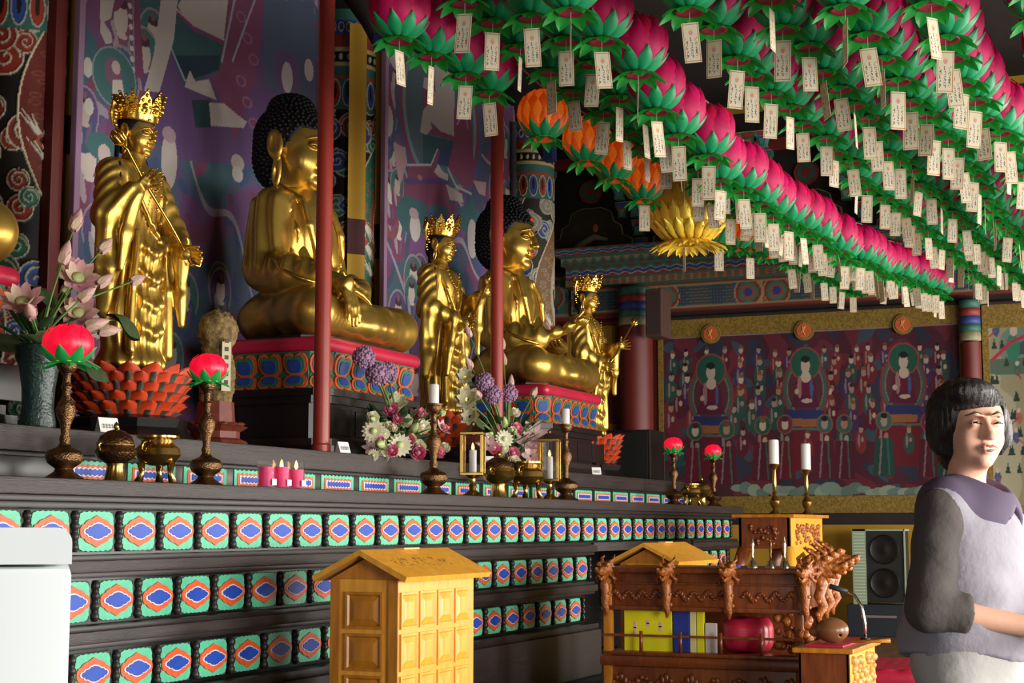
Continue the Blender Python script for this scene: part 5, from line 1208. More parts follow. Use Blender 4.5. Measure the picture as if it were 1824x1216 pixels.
# ---------------------------------------------------------------- flowers
M_stem = mat('stem_green', '#5a7a34', .6, var=.15); M_leafd = mat('dark_leaf', '#2c4a26', .6, var=.25, scale=12, trans=.15); M_leafm = mat('mid_leaf', '#55693a', .6, var=.2, scale=12, trans=.15)
M_bud = mat('bud_green', '#a8b878', .55, var=.1); M_budp = mat('bud_pink', '#d288a8', .55, col2='#c8c090', scale=9, trans=.2); M_lily = mat('lily_pink', '#e2a6b4', .55, col2='#f0d8d0', scale=14, trans=.2)
M_cream = mat('cream_petal', '#e9e4c6', .6, var=.05, trans=.2); M_rosep = mat('rose_pink', '#d95c86', .55, col2='#e9a0b4', scale=18, trans=.2); M_mauve = mat('allium_mauve', '#94728e', .7, var=.2, scale=40); M_lime = mat('lime_petal', '#c3cf8a', .6, var=.1)
M_vase = mat('green_glaze', '#16302a', .3, var=.3, scale=14, bump=.3, bscale=60)
def petal_ring(b, n, r0, r1, z0, z1, w_, off=0.0, cup=.0):
    for k in range(n):
        a = 2*pi*(k + off)/n; ca, sa = cos(a), sin(a)
        def fn(u, v):
            wd = w_*(sin(pi*(.2 + .8*v))**.7 if v < 1 else 0); t = (u - .5)*wd; r = r0 + (r1 - r0)*v; return (ca*r - sa*t, sa*r + ca*t, z0 + (z1 - z0)*v**1.5 + cup*(2*u - 1)**2*wd)
        b.grid(fn, 2, 4)
def me_gerbera(): b = MB(); petal_ring(b, 16, .012, .055, 0, .006, .02); petal_ring(b, 14, .01, .04, .006, .014, .018, .5); b.m = 1; b.lathe([(.016, .004), (.014, .016), (.002, .02)], 10); return b.mesh('gerbera_head', [M_cream, M_lime], True)
def me_rose(m): b = MB(); petal_ring(b, 5, .008, .042, -.01, .03, .06, 0, .1); petal_ring(b, 5, .006, .03, 0, .042, .05, .5, .1); petal_ring(b, 4, .004, .016, .0, .048, .035, .2, .1); b.lathe([(.003, -.02), (.02, -.005), (.016, .03), (.004, .045)], 8); return b.mesh('rose_head', m, True)
def me_lily(): b = MB(); petal_ring(b, 6, .008, .085, 0, .03, .045); b.m = 1; b.lathe([(.003, 0), (.004, .05), (.001, .055)], 6); return b.mesh('lily_head', [M_lily, M_lime], True)
def me_allium():
    b = MB(); b.sph((0, 0, 0), .052, 14, 9); rr = random.Random(4)
    for k in range(150):
        v = Vector((rr.gauss(0, 1), rr.gauss(0, 1), rr.gauss(0, 1))).normalized(); c_ = v*.056; b.sph(tuple(c_), .0085, 5, 3)
    return b.mesh('allium_head', M_mauve, True)
def me_bud(m, L=.10, r=.024): b = MB(); b.lathe([(.004, 0), (r*.8, L*.15), (r, L*.35), (r*.82, L*.6), (r*.4, L*.85), (.001, L)], 10); petal_ring(b, 5, r*.5, r*1.08, .0, L*.55, .03); return b.mesh('lotus_bud', m, True)
def me_openlotus(): b = MB(); petal_ring(b, 8, .015, .085, 0, .045, .05, 0, .2); petal_ring(b, 7, .012, .06, .01, .07, .045, .5, .2); b.m = 1; b.lathe([(.018, 0), (.024, .03), (.002, .032)], 10); return b.mesh('lotus_bloom', [M_budp, M_lime], True)
FL = dict(gerbera=me_gerbera(), rose=me_rose(M_rosep), rosec=me_rose(M_cream), lily=me_lily(), allium=me_allium(), bud=me_bud(M_budp), gbud=me_bud(M_bud, .075, .022), lotus=me_openlotus(), lotusc=None)
_b = MB(); petal_ring(_b, 8, .015, .085, 0, .045, .05, 0, .2); petal_ring(_b, 7, .012, .06, .01, .07, .045, .5, .2); FL['lotusc'] = _b.mesh('lotus_bloom', mat('lotus_cream', '#b9b592', .6, var=.15, scale=20), True)
def leaf_mesh(L, w_, m, curl=.3):
    b = MB(); b.grid(lambda u, v: ((u - .5)*w_*(sin(pi*(.08 + .92*v)) if v < 1 else 0), 0.12*w_*abs(2*u - 1) - curl*L*v*v*.0, L*v - curl*L*v*v), 4, 7); return b.mesh('leaf', m, True)
LEAF = [leaf_mesh(.22, .05, M_leafd), leaf_mesh(.16, .07, M_leafm, .5), leaf_mesh(.26, .035, M_leafd, .2)]
def lotus_leaf():
    b = MB(); b.grid(lambda u, v: (cos(2*pi*u)*.11*v, sin(2*pi*u)*.09*v, -.045*v*v + .012*sin(6*pi*u)*v), 20, 4); return b.mesh('lotus_leaf', M_leafm, True)
ME_lleaf = lotus_leaf(); ME_lleaf.materials[0] = mat('lotus_leaf_green', '#3c4e2c', .6, var=.25, scale=12, trans=.15)
def aim(o, d):
    o.rotation_euler = Vector(d).to_track_quat('Z', 'Y').to_euler()
def arrangement(name, label, base_px, Y, heads, zbase, vase=None, filler=60, spread=.22, fill_h=.25, group=None, seed=1):
    """heads: (kind, px, py, Y) each flower where it is seen; stems rise from the vase"""
    bx = at(base_px, 700, Y=Y)[0]; o = thing(name, label, 'flowers', (bx, Y, zbase), group=group); rr = random.Random(seed); mouth = (0, 0, .02)
    if vase: MB().lathe(vase, 20).obj('vase', M_vase, o, smooth=40); mouth = (0, 0, vase[-1][1] - .03)
    else:
        MB().lathe([(.10, 0), (.13, .02), (.14, .07), (.10, .075)], 16).obj('flower_bowl', M_black, o, smooth=40); mouth = (0, 0, .05)
    cam_dir = Vector((-.8, -.55, .12))
    for kind, px, py, yy, s in heads:
        p = at(px, py, Y=yy); q = Vector((p[0] - bx, yy - Y, p[2] - zbase)); m = Vector(mouth)
        mid = m + (q - m)*.55 + Vector((0, 0, .10*(q - m).length)); d = (q - mid).normalized()
        st = MB(); st.tube([tuple(m), tuple(m + (mid - m)*.5 + Vector((0, 0, .03))), tuple(mid), tuple(q)], .005 if kind != 'allium' else .008, 6); so = st.obj('flower_stem', M_stem, o, smooth=True)
        if kind in ('bud', 'gbud'): dd = d
        elif kind == 'allium': dd = Vector((0, 0, 1))
        else: dd = (d*.35 + cam_dir + Vector((rr.uniform(-.4, .4), rr.uniform(-.4, .4), rr.uniform(.0, .5)))).normalized()
        if kind == 'leaf': h = link('lotus_leaf', ME_lleaf, so, q); dd = (Vector((rr.uniform(-.5, .5), -.6, .8))).normalized()
        else: h = link('flower_head', FL[kind], so, q)
        aim(h, dd); h.scale = (s,)*3
    for k in range(filler):
        a = rr.uniform(0, 6.28); r = spread*sqrt(rr.random()); z = rr.uniform(.0, fill_h); q = link('leaf', LEAF[k % 3], o, (mouth[0] + cos(a)*r, mouth[1] + sin(a)*r*.45, mouth[2] + z))
        aim(q, (cos(a) + rr.uniform(-.3, .3), min(.1, sin(a) + rr.uniform(-.3, .3)), rr.uniform(.2, 1.2))); q.scale = (rr.uniform(.7, 1.2),)*3
    return o
h1 = [('allium', 648, 636, .5, 1.15), ('allium', 672, 665, .45, 1.2), ('allium', 690, 662, .55, 1.1), ('gerbera', 666, 768, .45, 1.25), ('rose', 698, 733, .5, 1.1), ('rosec', 718, 752, .45, 1.2), ('rosec', 748, 763, .4, 1.2), ('gerbera', 712, 793, .36, 1.3),
      ('gbud', 682, 788, .42, 1.4), ('rose', 726, 786, .38, 1.0), ('rose', 747, 740, .5, 1.0), ('rosec', 744, 797, .36, 1.1), ('rose', 745, 808, .34, 1.1), ('lotusc', 705, 720, .55, .8), ('rosec', 664, 745, .5, .9), ('rose', 778, 806, .38, 1.0), ('rosec', 790, 800, .4, .9), ('rosec', 692, 762, .45, .8), ('gbud', 733, 768, .4, 1.1), ('rose', 700, 805, .36, .9)]
def extra(n, px0, px1, py0, py1, seed):
    rr = random.Random(seed); return [(rr.choice(['rose', 'rosec', 'gerbera', 'rosec', 'rose', 'gbud', 'lily']), rr.uniform(px0, px1), rr.uniform(py0, py1), rr.uniform(.38, .55), rr.uniform(.7, 1.05)) for _ in range(n)]
h1 = [(k, x, y, Y, s_*(1.25 if k != 'allium' else 1.1)) for k, x, y, Y, s_ in h1] + extra(22, 660, 795, 735, 815, 5)
arrangement('flower_arrangement', 'low bunch of white, cream and pink flowers with three mauve globe alliums', 715, .52, h1, PL, None, 90, .30, .22, 'altar flower bunches', 2)
h2 = [('allium', 863, 680, .5, 1.15), ('allium', 878, 703, .45, 1.15), ('allium', 906, 700, .5, 1.15), ('bud', 838, 600, .7, 1.0), ('bud', 840, 655, .6, 1.1), ('bud', 896, 622, .6, 1.0), ('bud', 898, 650, .6, 1.0), ('bud', 910, 690, .5, 1.0), ('bud', 948, 705, .5, 1.1), ('lotusc', 832, 712, .55, 1.05), ('lotusc', 828, 672, .65, .8), ('lotusc', 838, 742, .55, .85), ('bud', 855, 708, .5, 1.1), ('leaf', 852, 745, .55, 1.0), ('leaf', 905, 740, .6, 1.0),
      ('rosec', 916, 738, .5, 1.0), ('rose', 918, 765, .45, 1.1), ('gerbera', 898, 782, .42, 1.2), ('rose', 878, 800, .4, 1.1), ('lily', 935, 790, .4, 1.2), ('lily', 950, 772, .45, 1.2), ('rose', 914, 808, .38, 1.1), ('rosec', 915, 825, .36, 1.2), ('lily', 945, 812, .38, 1.0), ('rosec', 952, 820, .38, 1.0), ('gbud', 900, 760, .5, 1.1), ('gbud', 935, 765, .5, 1.0), ('rosec', 868, 782, .45, .9)]
h2 = [(k, x, y, Y, s_*(1.2 if k not in ('allium', 'bud', 'leaf') else 1.1)) for k, x, y, Y, s_ in h2] + extra(16, 868, 960, 760, 828, 6)
arrangement('flower_arrangement', 'tall bunch of lotus buds, pink lilies and alliums beside the second red pole', 905, .54, h2, PL, None, 90, .30, .30, 'altar flower bunches', 3)
h3 = [('bud', 130, 410, .55, 1.35), ('bud', 110, 470, .5, 1.3), ('bud', 178, 448, .55, 1.3), ('bud', 174, 508, .5, 1.25), ('bud', 233, 502, .5, 1.2), ('lotus', 138, 500, .5, 1.25), ('lotus', 125, 488, .6, 1.0), ('bud', 142, 535, .45, 1.2), ('lotus', 42, 545, .5, 1.3), ('bud', 58, 565, .45, 1.3), ('bud', 152, 582, .42, 1.3), ('bud', 175, 590, .42, 1.3), ('gbud', 113, 522, .55, 1.0), ('lotus', 140, 562, .5, 1.2), ('leaf', 232, 570, .5, 1.2), ('leaf', 100, 570, .62, 1.2), ('leaf', 90, 520, .65, 1.1), ('leaf', 178, 655, .45, .9), ('leaf', 70, 625, .62, 1.0), ('leaf', 30, 600, .65, 1.0)]
arrangement('lotus_vase', 'ribbed green vase of pale lotus buds and leaves at the near end', 68, .55, h3, PL, [(.085, 0), (.09, .02), (.075, .10), (.08, .2), (.105, .36), (.115, .40), (.10, .41)], 30, .10, .12, None, 4)
# ---------------------------------------------------------------- furniture in front of the altar
def wood(name, c1, c2, rough=.38):
    return mat(name, c1, rough, col2=c2, scale=4, stretch=(7, 7, 1.2), bump=.06, bscale=20, coat=.15)
M_oak = wood('honey_wood', '#eaa93a', '#d6922c'); M_oakd = wood('amber_and_shade_wood', '#c4801f', '#a2641a'); M_brown = wood('red_brown_and_shade_wood', '#7e3f1a', '#5f2c12', .35); M_carve = mat('carved_amber', '#b06420', .38, col2='#7e4014', scale=30, bump=.5, bscale=70, coat=.2)
def raised_panel(parent, name, w_, h_, m, loc, rz, t=.012):
    """bevelled panel: outer bead, sloped field; faces -y before rotation"""
    b = MB(); vs = []
    ring = lambda hw, hh, y: [(-hw, y, -hh), (hw, y, -hh), (hw, y, hh), (-hw, y, hh)]
    rs = [ring(w_/2, h_/2, 0), ring(w_/2, h_/2, -t), ring(w_/2 - .012, h_/2 - .012, -t), ring(w_/2 - .02, h_/2 - .02, -t*.2), ring(w_/2 - .045, h_/2 - .045, -t*.9), ring(w_/2 - .05, h_/2 - .05, -t)]
    for r in rs: vs += r
    fs = [(4*i + k, 4*i + (k+1) % 4, 4*i + 4 + (k+1) % 4, 4*i + 4 + k) for i in range(len(rs)-1) for k in range(4)] + [tuple(range(4*len(rs) - 4, 4*len(rs)))]
    b._add(vs, fs); o = b.obj(name, m, parent, loc); o.rotation_euler = (0, 0, rz); return o
def cabinet(x, y, label, writing=True):
    """gabled wooden offering box; (x, y) is its near corner, long side faces the hall (-y)"""
    Wd, Dp, H = .88, .385, .915
    o = thing('offering_box', label, 'cabinet', (x, y, 0), group='gabled wooden offering boxes')
    MB().box(0, 0, .04, Wd, Dp, H, .006).obj('body', M_oak, o); MB().box(-.012, -.012, 0, Wd + .012, Dp + .012, .06, .006).obj('plinth', M_oakd, o)
    gab = [(0, H), (Dp, H), (Dp/2, H + .10)]
    MB().prism(gab, 0.0, Wd, 'x').obj('gable', M_oakd, o)
    nr = 4; pw, ph = .185, .182
    for r in range(nr):
        for c in range(4): raised_panel(o, 'panel', pw, ph, M_oak, (.085 + .1 + (c - .0)*.206 - .085, -.0, .145 + .205*r), 0)
        raised_panel(o, 'side_panel', .21, ph, M_oakd, (0, Dp/2, .145 + .205*r), -pi/2)  # end panels in darker wood, their shade put into the colour
    for sx in (0.0, Wd): pass
    for y0 in (0.0, Dp - .055): MB().box(-.010, y0, .06, .0, y0 + .055, H, .003).obj('side_stile', M_oakd, o)
    ov = .065; e = H - .012; ap = H + .118
    s1 = MB().prism([(-ov, e), (Dp/2, ap), (Dp/2, ap + .028), (-ov - .012, e + .026)], -ov, Wd + ov, 'x').obj('roof_slope', M_oak, o); MB().prism([(Dp + ov, e), (Dp/2, ap), (Dp/2, ap + .028), (Dp + ov + .012, e + .026)], -ov, Wd + ov, 'x').obj('roof_slope', M_oak, o)
    MB().box(Wd*.42, Dp/2 - .03, ap + .024, Wd*.62, Dp/2 + .03, ap + .034, .003).obj('coin_slot_plate', mat('pale_wood', '#d8b06a', .4), o)
    if writing:
        b = MB(); rr = random.Random(3); sl = atan2(ap - e, Dp/2 + ov)
        for g in (.18, .42, .66):
            for k in range(5):
                b.M = Matrix.Translation((g*Wd + .035*k - .07, .06, e + .026 + (.06 + ov)*math.tan(sl) + .0035)) @ Matrix.Rotation(sl, 4, 'X')
                for t in range(4): a = rr.uniform(-.012, .012); q = rr.uniform(-.04, .04); b.box(a - (.011 if t % 2 else .002), q - (.002 if t % 2 else .012), -.001, a + (.011 if t % 2 else .002), q + (.002 if t % 2 else .012), .001)
        b.M = None; b.obj('brush_lettering', mat('brown_ink', '#6a4218', .7), s1)
    return o
cabinet(7.0, -.93, 'gabled honey-wood offering box with panelled sides beside the tiled altar front')
cabinet(10.80, -1.12, 'gabled wooden offering box mostly hidden behind the carved reading desk', False)
# carved dragon heads
f = Field((-.10, -.20, -.13), (.10, .12, .13), .0055)
f.ell((0, 0, 0), (.055, .065, .055), 0); f.cap((0, -.03, -.005), (0, -.13, -.02), .042, .030, .02); f.ell((0, -.15, -.005), (.036, .026, .024), .012)
f.cap((0, -.02, -.05), (0, -.11, -.065), .026, .018, .012); f.cap((0, -.05, -.038), (0, -.17, -.046), .010, .012, .008, 'sub')
for s in (-1, 1):
    f.ell((s*.034, -.055, .04), (.02, .022, .02), .008); f.ell((s*.02, -.165, .012), (.011, .012, .011), .005); f.chain([(s*.03, .0, .05), (s*.05, .05, .085), (s*.04, .09, .11)], [.014, .010, .004], .008)
    f.chain([(s*.05, .0, -.01), (s*.085, .03, -.02), (s*.09, .05, .01)], [.016, .012, .004], .008); f.chain([(s*.045, -.02, -.04), (s*.075, .0, -.07), (s*.07, .01, -.10)], [.014, .010, .004], .008)
for k in range(5): f.ell((0, .05 + .012*k, .05 - .028*k), (.05, .016, .018), .006)
f.ell((0, .06, -.02), (.05, .06, .075), .02)
f.disp(lambda X, Y, Z: .003*np.sin(X*130)*np.sin(Y*110 + Z*90))
ME_dragon = f.mesh('dragon_head', M_carve)
tb_ = MB(); tb_.tube([(0, .03, -.05), (0, -.02, -.12), (0, .005, -.19), (0, -.025, -.25), (0, .01, -.31), (0, .0, -.36)], [.045, .038, .036, .030, .024, .008], 10)
for k in range(6): tb_.sph((.026*(-1)**k, -.02 + .006*k, -.10 - .04*k), .018, 7, 5)
ME_dtail = tb_.mesh('carved_drop', M_carve, True)
DX0, DX1, DY0, DY1, DZ = 9.9, 10.62, -.93, -2.27, .91
desk = thing('reading_desk', 'carved red-brown wooden reading desk with dragon heads and an open book shelf', 'desk', (DX0, (DY0+DY1)/2, 0))
hy = (DY0 - DY1)/2; D = DX1 - DX0
def dbox(name, x0, y0, z0, x1, y1, z1, m=M_brown, bev=.006): return MB().box(x0, y0, z0, x1, y1, z1, bev).obj(name, m, desk, smooth=30)
dbox('top_board', -.04, -hy - .04, DZ - .035, D + .03, hy + .04, DZ, M_brown, .01)
dbox('frieze', .02, -hy + .02, .655, .05, hy - .02, DZ - .035); dbox('frieze', .02, -hy + .01, .655, D, -hy + .04, DZ - .035); dbox('frieze', D - .03, -hy + .02, .655, D, hy - .02, DZ - .035)
dbox('frieze_rail', .0, -hy, .63, .06, hy, .66, M_brown); dbox('frieze_rail', .0, -hy, .80, .045, hy, .815, M_brown)
for k in range(3):                                                        # relief fields of the frieze
    yc = hy - (k + .5)*2*hy/3; b = MB()
    for j in range(26):
        t = j/25; b.sph((.018, yc - .17 + .34*t, .73 + .022*sin(t*22)), (.012, .016, .018 + .008*cos(t*15)), 7, 5)
    b.obj('carved_relief', M_brown, desk, smooth=True)
dbox('shelf_board', 0, -hy, .34, D, hy, .365); dbox('back_board', D - .03, -hy, .365, D, hy, .655)
dbox('lower_moulding', -.02, -hy - .02, .27, D, hy + .02, .34, M_brown, .02); dbox('lower_panel', .03, -hy + .02, .06, D - .03, hy - .02, .27); dbox('foot_rail', -.03, -hy - .03, 0, D, hy + .03, .07, M_brown, .012)
b = MB()
for j in range(44): b.sph((.024, -hy + .06 + j*(2*hy - .12)/43, .17 + .03*sin(j*1.1)), (.012, .02, .028 + .012*cos(j*.8)), 7, 5)
b.obj('carved_relief', M_brown, desk, smooth=True)
for y in (-hy + .03, hy - .03):
    for x in (.03, D - .03): dbox('corner_post', x - .028, y - .028, .07, x + .028, y + .028, DZ - .035, M_oakd if y > 0 and x < .1 else M_brown)
rail = MB().box(-.012, -hy, .462, .0, hy, .478, .002).obj('shelf_rail', M_brown, desk)
for k in range(1, 5): MB().cyl((-.006, hy - k*2*hy/5, .365), (-.006, hy - k*2*hy/5, .50), .012, n=10).obj('rail_post', M_brown, desk, smooth=True)
for px in (1082, 1190, 1300, 1436):
    y = at(px, 1040, X=DX0)[1] - (DY0+DY1)/2; q = link('dragon_head', ME_dragon, desk, (-.03, y, DZ - .015)); q.rotation_euler = (0, 0, -pi/2); q.scale = (.85,)*3; link('carved_drop', ME_dtail, q, (0, 0, 0))
for k, px in enumerate((1462, 1484, 1508)):
    x = at(px, 1010, Y=DY1)[0] - DX0; q = link('dragon_head', ME_dragon, desk, (min(D - .02, x*.56), -hy - .04, DZ + .02 + .02*k)); q.scale = (1.05,)*3; link('carved_drop', ME_dtail, q)
# lower carved cluster beside the small table
b = MB(); rr = random.Random(8)
for k in range(40): b.sph((.02 + rr.uniform(0, .12), -hy + .02 + rr.uniform(-.06, .16), .40 + rr.uniform(0, .26)), rr.uniform(.02, .04), 7, 5)
b.obj('cloud_carving', M_carve, desk, smooth=True)
# books and cushion on the shelf
def dy(px): return at(px, 1130, X=9.98)[1]
def book(px0, px1, h_, m, label, th=.0, depth_=.2, pages=True):
    y0, y1 = dy(px0), dy(px1); o = thing('book', label, 'book', (9.98, (y0+y1)/2, .365), group='books on the desk shelf'); hw = abs(y0-y1)/2
    MB().box(0, -hw, 0, .028, hw, h_, .003).obj('cover', m, o); MB().box(.004, -hw + .004, .004, .024, hw - .004, h_ + .001).obj('pages', mat('book_paper', '#d9d2b8', .8), o)
    return o
M_yb = mat('yellow_cover', '#d9d012', .5); M_bb = mat('blue_cover', '#1c2f86', .5); M_cb = mat('cream_cover', '#cfc88a', .6); M_gb = mat('grey_cover', '#b8b0a8', .6)
for nm, x0, x1, lb_ in (('y', 1112, 1197, 'bright yellow wide book with pale title marks standing on the desk shelf'),):
    o = book(x0, x1, .27, M_yb, lb_); b = MB()
    for k, (yy, zz, hh) in enumerate(((.09, .15, .085), (.0, .18, .04), (-.085, .16, .06))): b.box(-.001, yy - .010, zz - hh/2, .001, yy + .010, zz + hh/2); b.box(-.001, yy - .016, zz - .004, .001, yy + .016, zz + .004)
    b.obj('title_lettering', mat('title_ink', '#c9a0a8', .7), o)
book(1199, 1228, .275, M_bb, 'dark blue book standing beside the yellow one'); book(1229, 1240, .27, M_cb, 'narrow cream book beside the blue one'); book(1241, 1254, .285, M_yb, 'narrow yellow-edged book next to the cream one'); book(1256, 1276, .19, M_gb, 'short grey book standing beside the folded crimson cushion')
def cushion(name, label, p, hx, hy_, hz, rz=0, m=None, cat='cushion', group=None):
    f = Field((-hx-.03, -hy_-.03, -.01), (hx+.03, hy_+.03, 2*hz+.03), max(.008, min(hx, hy_)/22))
    f.disp(lambda X, Y, Z: np.sqrt(np.maximum(np.abs(X) - hx + hz*.6, 0)**2 + np.maximum(np.abs(Y) - hy_ + hz*.6, 0)**2 + (np.maximum(np.abs(Z - hz) - hz*.25, 0)*.85)**2) - hz*.6 - .006*np.sin(X*40)*np.sin(Y*37) - 1.0)
    f.disp(lambda X, Y, Z: 0.0*X + 0*Y + np.where(Z < .004, .02, 0.0)); o = tag(link(name, f.mesh(name, m or M_cush), None, p, rz), label, cat, group); return o
cushion('seat_cushion', 'folded crimson silk cushion pushed into the desk shelf', (10.12, (dy(1280) + dy(1364))/2, .366), .12, abs(dy(1280) - dy(1364))/2, .115)
# hand bells on the desk
M_silver = mat('silver_metal', '#b8b0a0', .22, .95)
for px, z, lb_ in ((1341, 1.0, 'slim silver hand bell standing on the desk, first of three'), (1373, .96, 'slim hand bell with dark handle standing on the desk, middle of three'), (1398, 1.08, 'tallest slim hand bell standing on the desk, last of three')):
    y = at(px, 1010, X=10.1)[1]; o = thing('hand_bell', lb_, 'bell', (10.1, y, DZ), group='hand bells on the desk')
    MB().lathe([(.034, 0), (.033, .008), (.026, .03), (.018, .046), (.006, .05)], 14).obj('bell', M_silver, o, smooth=40); MB().lathe([(.006, .05), (.009, .07), (.006, .09), (.010, .115), (.007, .13), (.012, .15), (.008, .165), (.004, .185*z), (.001, .195*z)], 10).obj('handle', M_bronze if px == 1373 else M_silver, o, smooth=True)
tag(MB().box(-.03, -.02, 0, .03, .02, .02, .004).obj('blue_block', mat('blue_plastic', '#3a6ad0', .4), None, (10.0, at(1312, 1015, X=10.0)[1], DZ)), 'small blue block lying on the desk edge', 'block')
# candle table beyond the desk
TX, TY, TZ = 13.6, -1.30, 1.285; TW_, TD_ = 1.30, .46       # along x, along y
o = thing('candle_table', 'honey-wood altar table with curved legs carrying two white candles', 'table', (TX, TY, 0))
MB().box(-.05, -.05, TZ - .03, TW_ + .05, TD_ + .05, TZ, .008).obj('table_top', M_oakd, o)
MB().box(.0, .0, TZ - .30, TW_, .03, TZ - .03, .004).obj('apron', M_oak, o); MB().box(0, 0, TZ - .30, .03, TD_, TZ - .03, .004).obj('apron', M_brown, o); MB().box(TW_ - .03, 0, TZ - .30, TW_, TD_, TZ - .03, .004).obj('apron', M_brown, o); MB().box(0, TD_ - .03, TZ - .30, TW_, TD_, TZ - .03, .004).obj('apron', M_brown, o)  # faces turned from the doors are brown, shade painted as wood colour
b = MB(); rr = random.Random(5)
for k in range(60): b.sph((.2 + rr.uniform(0, .9), -.004, TZ - .26 + rr.uniform(0, .16)), rr.uniform(.014, .028), 6, 4)
b.obj('carved_relief', M_carve, o, smooth=True); b = MB()
for k in range(24): b.sph((-.004, .1 + rr.uniform(0, .26), TZ - .26 + rr.uniform(0, .16)), rr.uniform(.014, .026), 6, 4)
b.obj('carved_relief', M_brown, o, smooth=True)  # relief takes the darkened colour of the shaded face
sc_ = [(.0, TZ - .30), (TW_, TZ - .30), (TW_, TZ - .46), (TW_ - .10, TZ - .40), (TW_*.62, TZ - .33), (TW_*.5, TZ - .39), (TW_*.38, TZ - .33), (.10, TZ - .40), (0, TZ - .46)]
MB().prism(sc_, .002, .022, 'y').obj('scalloped_skirt', M_oak, o)
for sx in (0, 1):
    for sy in (0, 1):
        bx, by = sx*TW_, sy*TD_; dx, dy_ = (1 if sx else -1), (1 if sy else -1)
        MB().tube([(bx - dx*.04, by - dy_*.04, TZ - .30), (bx + dx*.02, by + dy_*.02, TZ - .50), (bx - dx*.0, by, TZ - .75), (bx - dx*.05, by - dy_*.05, .25), (bx + dx*.02, by + dy_*.02, .03), (bx + dx*.05, by + dy_*.05, 0)], [.06, .055, .04, .032, .035, .03], 10).obj('leg', M_oak if not sy else M_brown, o, smooth=True)  # back legs browned for shade, front legs kept honey
for px, tp, bt, lb_ in ((1380, 783, 826, 'thick white candle on a brass stick, nearer one on the honey-wood table'), (1437, 790, 836, 'thick white candle on a brass stick, farther one on the honey-wood table')):
    x = 13.85 if px == 1380 else 14.55; y = at(px, 900, X=x)[1]; z0 = at(px, bt, X=x)[2]; z1 = at(px, tp, X=x)[2]; o = thing('candlestick', lb_, 'candlestick', (x, y, TZ), group='white candles on brass sticks'); H = z0 - TZ
    MB().lathe([(.05, 0), (.055, .01), (.03, .03), (.018, .05), (.045, .09), (.05, .12), (.03, .15), (.016, .17), (.026, .19), (.014, .21), (.02, .28), (.016, H - .06), (.03, H - .03), (.05, H - .008), (.052, H)], 16).obj('stick', M_brass, o, smooth=40)
    MB().lathe([(.045, H), (.045, z1 - TZ - .01), (.038, z1 - TZ), (.004, z1 - TZ - .006)], 18).obj('candle', M_wax, o, smooth=40); MB().cyl((0, 0, z1 - TZ - .006), (0, 0, z1 - TZ + .014), .003, n=6).obj('wick', M_black, o)
# small carved table with the wooden fish drum
MX, MY, MZ = 9.3, -2.676, .47; ML, MD = .80, .30
o = thing('drum_table', 'low carved wooden table with crimson mat beside the reading desk', 'table', (MX, MY, 0))
MB().box(-.03, -.03, MZ - .03, ML + .03, MD + .03, MZ, .008).obj('table_top', M_oakd, o); MB().box(.04, .04, MZ, ML - .04, MD - .03, MZ + .014, .006).obj('crimson_mat', M_cush, o)
MB().box(0, 0, .10, ML, .02, MZ - .03, .004).obj('side_panel', M_oak, o); MB().box(0, 0, .10, .02, MD, MZ - .03, .004).obj('side_panel', M_brown, o); MB().box(ML - .02, 0, .1, ML, MD, MZ - .03, .004).obj('side_panel', M_brown, o); MB().box(0, MD - .02, .1, ML, MD, MZ - .03, .004).obj('side_panel', M_brown, o)  # only the lit side is honey, the others carry painted shade
b = MB(); rr = random.Random(6)
for k in range(70): b.sph((.05 + rr.uniform(0, ML - .1), -.004, .14 + rr.uniform(0, .26)), rr.uniform(.014, .03), 6, 4)
b.obj('carved_relief', mat('pale_carving', '#d0a860', .45, col2='#a87a34', scale=30), o, smooth=True)
for sx in (.02, ML - .02):
    for sy in (.02, MD - .02): MB().box(sx - .03, sy - .03, 0, sx + .03, sy + .03, .12, .01).obj('foot', M_oakd, o)
p = at(1482, 1118, X=9.55); o = thing('wooden_fish', 'round brown wooden fish drum lying on the crimson mat', 'drum', (9.55, p[1], MZ + .014))
f = Field((-.12, -.14, -.01), (.12, .14, .2), .006); f.ell((0, 0, .075), (.085, .10, .075), 0); f.ell((0, .10, .06), (.03, .04, .025), .03); f.cap((-.1, -.06, .05), (.1, -.06, .05), .008, .008, .004, 'sub'); f.ell((0, -.03, .06), (.045, .05, .04), .01, 'sub')
link('hollow_body', f.mesh('hollow_body', mat('drum_wood', '#7a5030', .3, var=.15, scale=6)), o)
MB().tube([(.0, -.12, .01), (.02, -.26, .015), (.03, -.34, .02)], [.008, .010, .014], 8).obj('beater', M_oakd, o, smooth=True)
p0 = at(1541, 1128, X=9.9); p1 = at(1500, 1052, X=9.9); o = thing('gooseneck_microphone', 'dark microphone on a bent chrome gooseneck above the wooden fish', 'microphone', (9.9, p0[1], MZ + .014)); h_ = p1[2] - MZ - .014; w_ = p1[1] - p0[1]
MB().tube([(0, 0, 0), (0, 0, h_*.35), (0, w_*.12, h_*.68), (0, w_*.45, h_*.92), (0, w_*.8, h_*1.0)], .010, 8).obj('gooseneck', mat('chrome', '#d8dadc', .12, 1.0), o, smooth=True); MB().lathe([(.03, 0), (.032, .012), (.01, .02)], 14).obj('foot', M_black, o, smooth=40)
MB().tube([(0, w_*.75, h_*.99), (0, w_*1.1, h_*1.03), (-.02, w_*1.55, h_*1.10)], [.012, .017, .016], 10).obj('microphone_head', mat('mic_grey', '#2c3038', .5), o, smooth=True)
cushion('floor_cushion', 'large crimson silk floor cushion lying beyond the low table', (12.30, -2.50, .0), .55, .42, .075, .1)
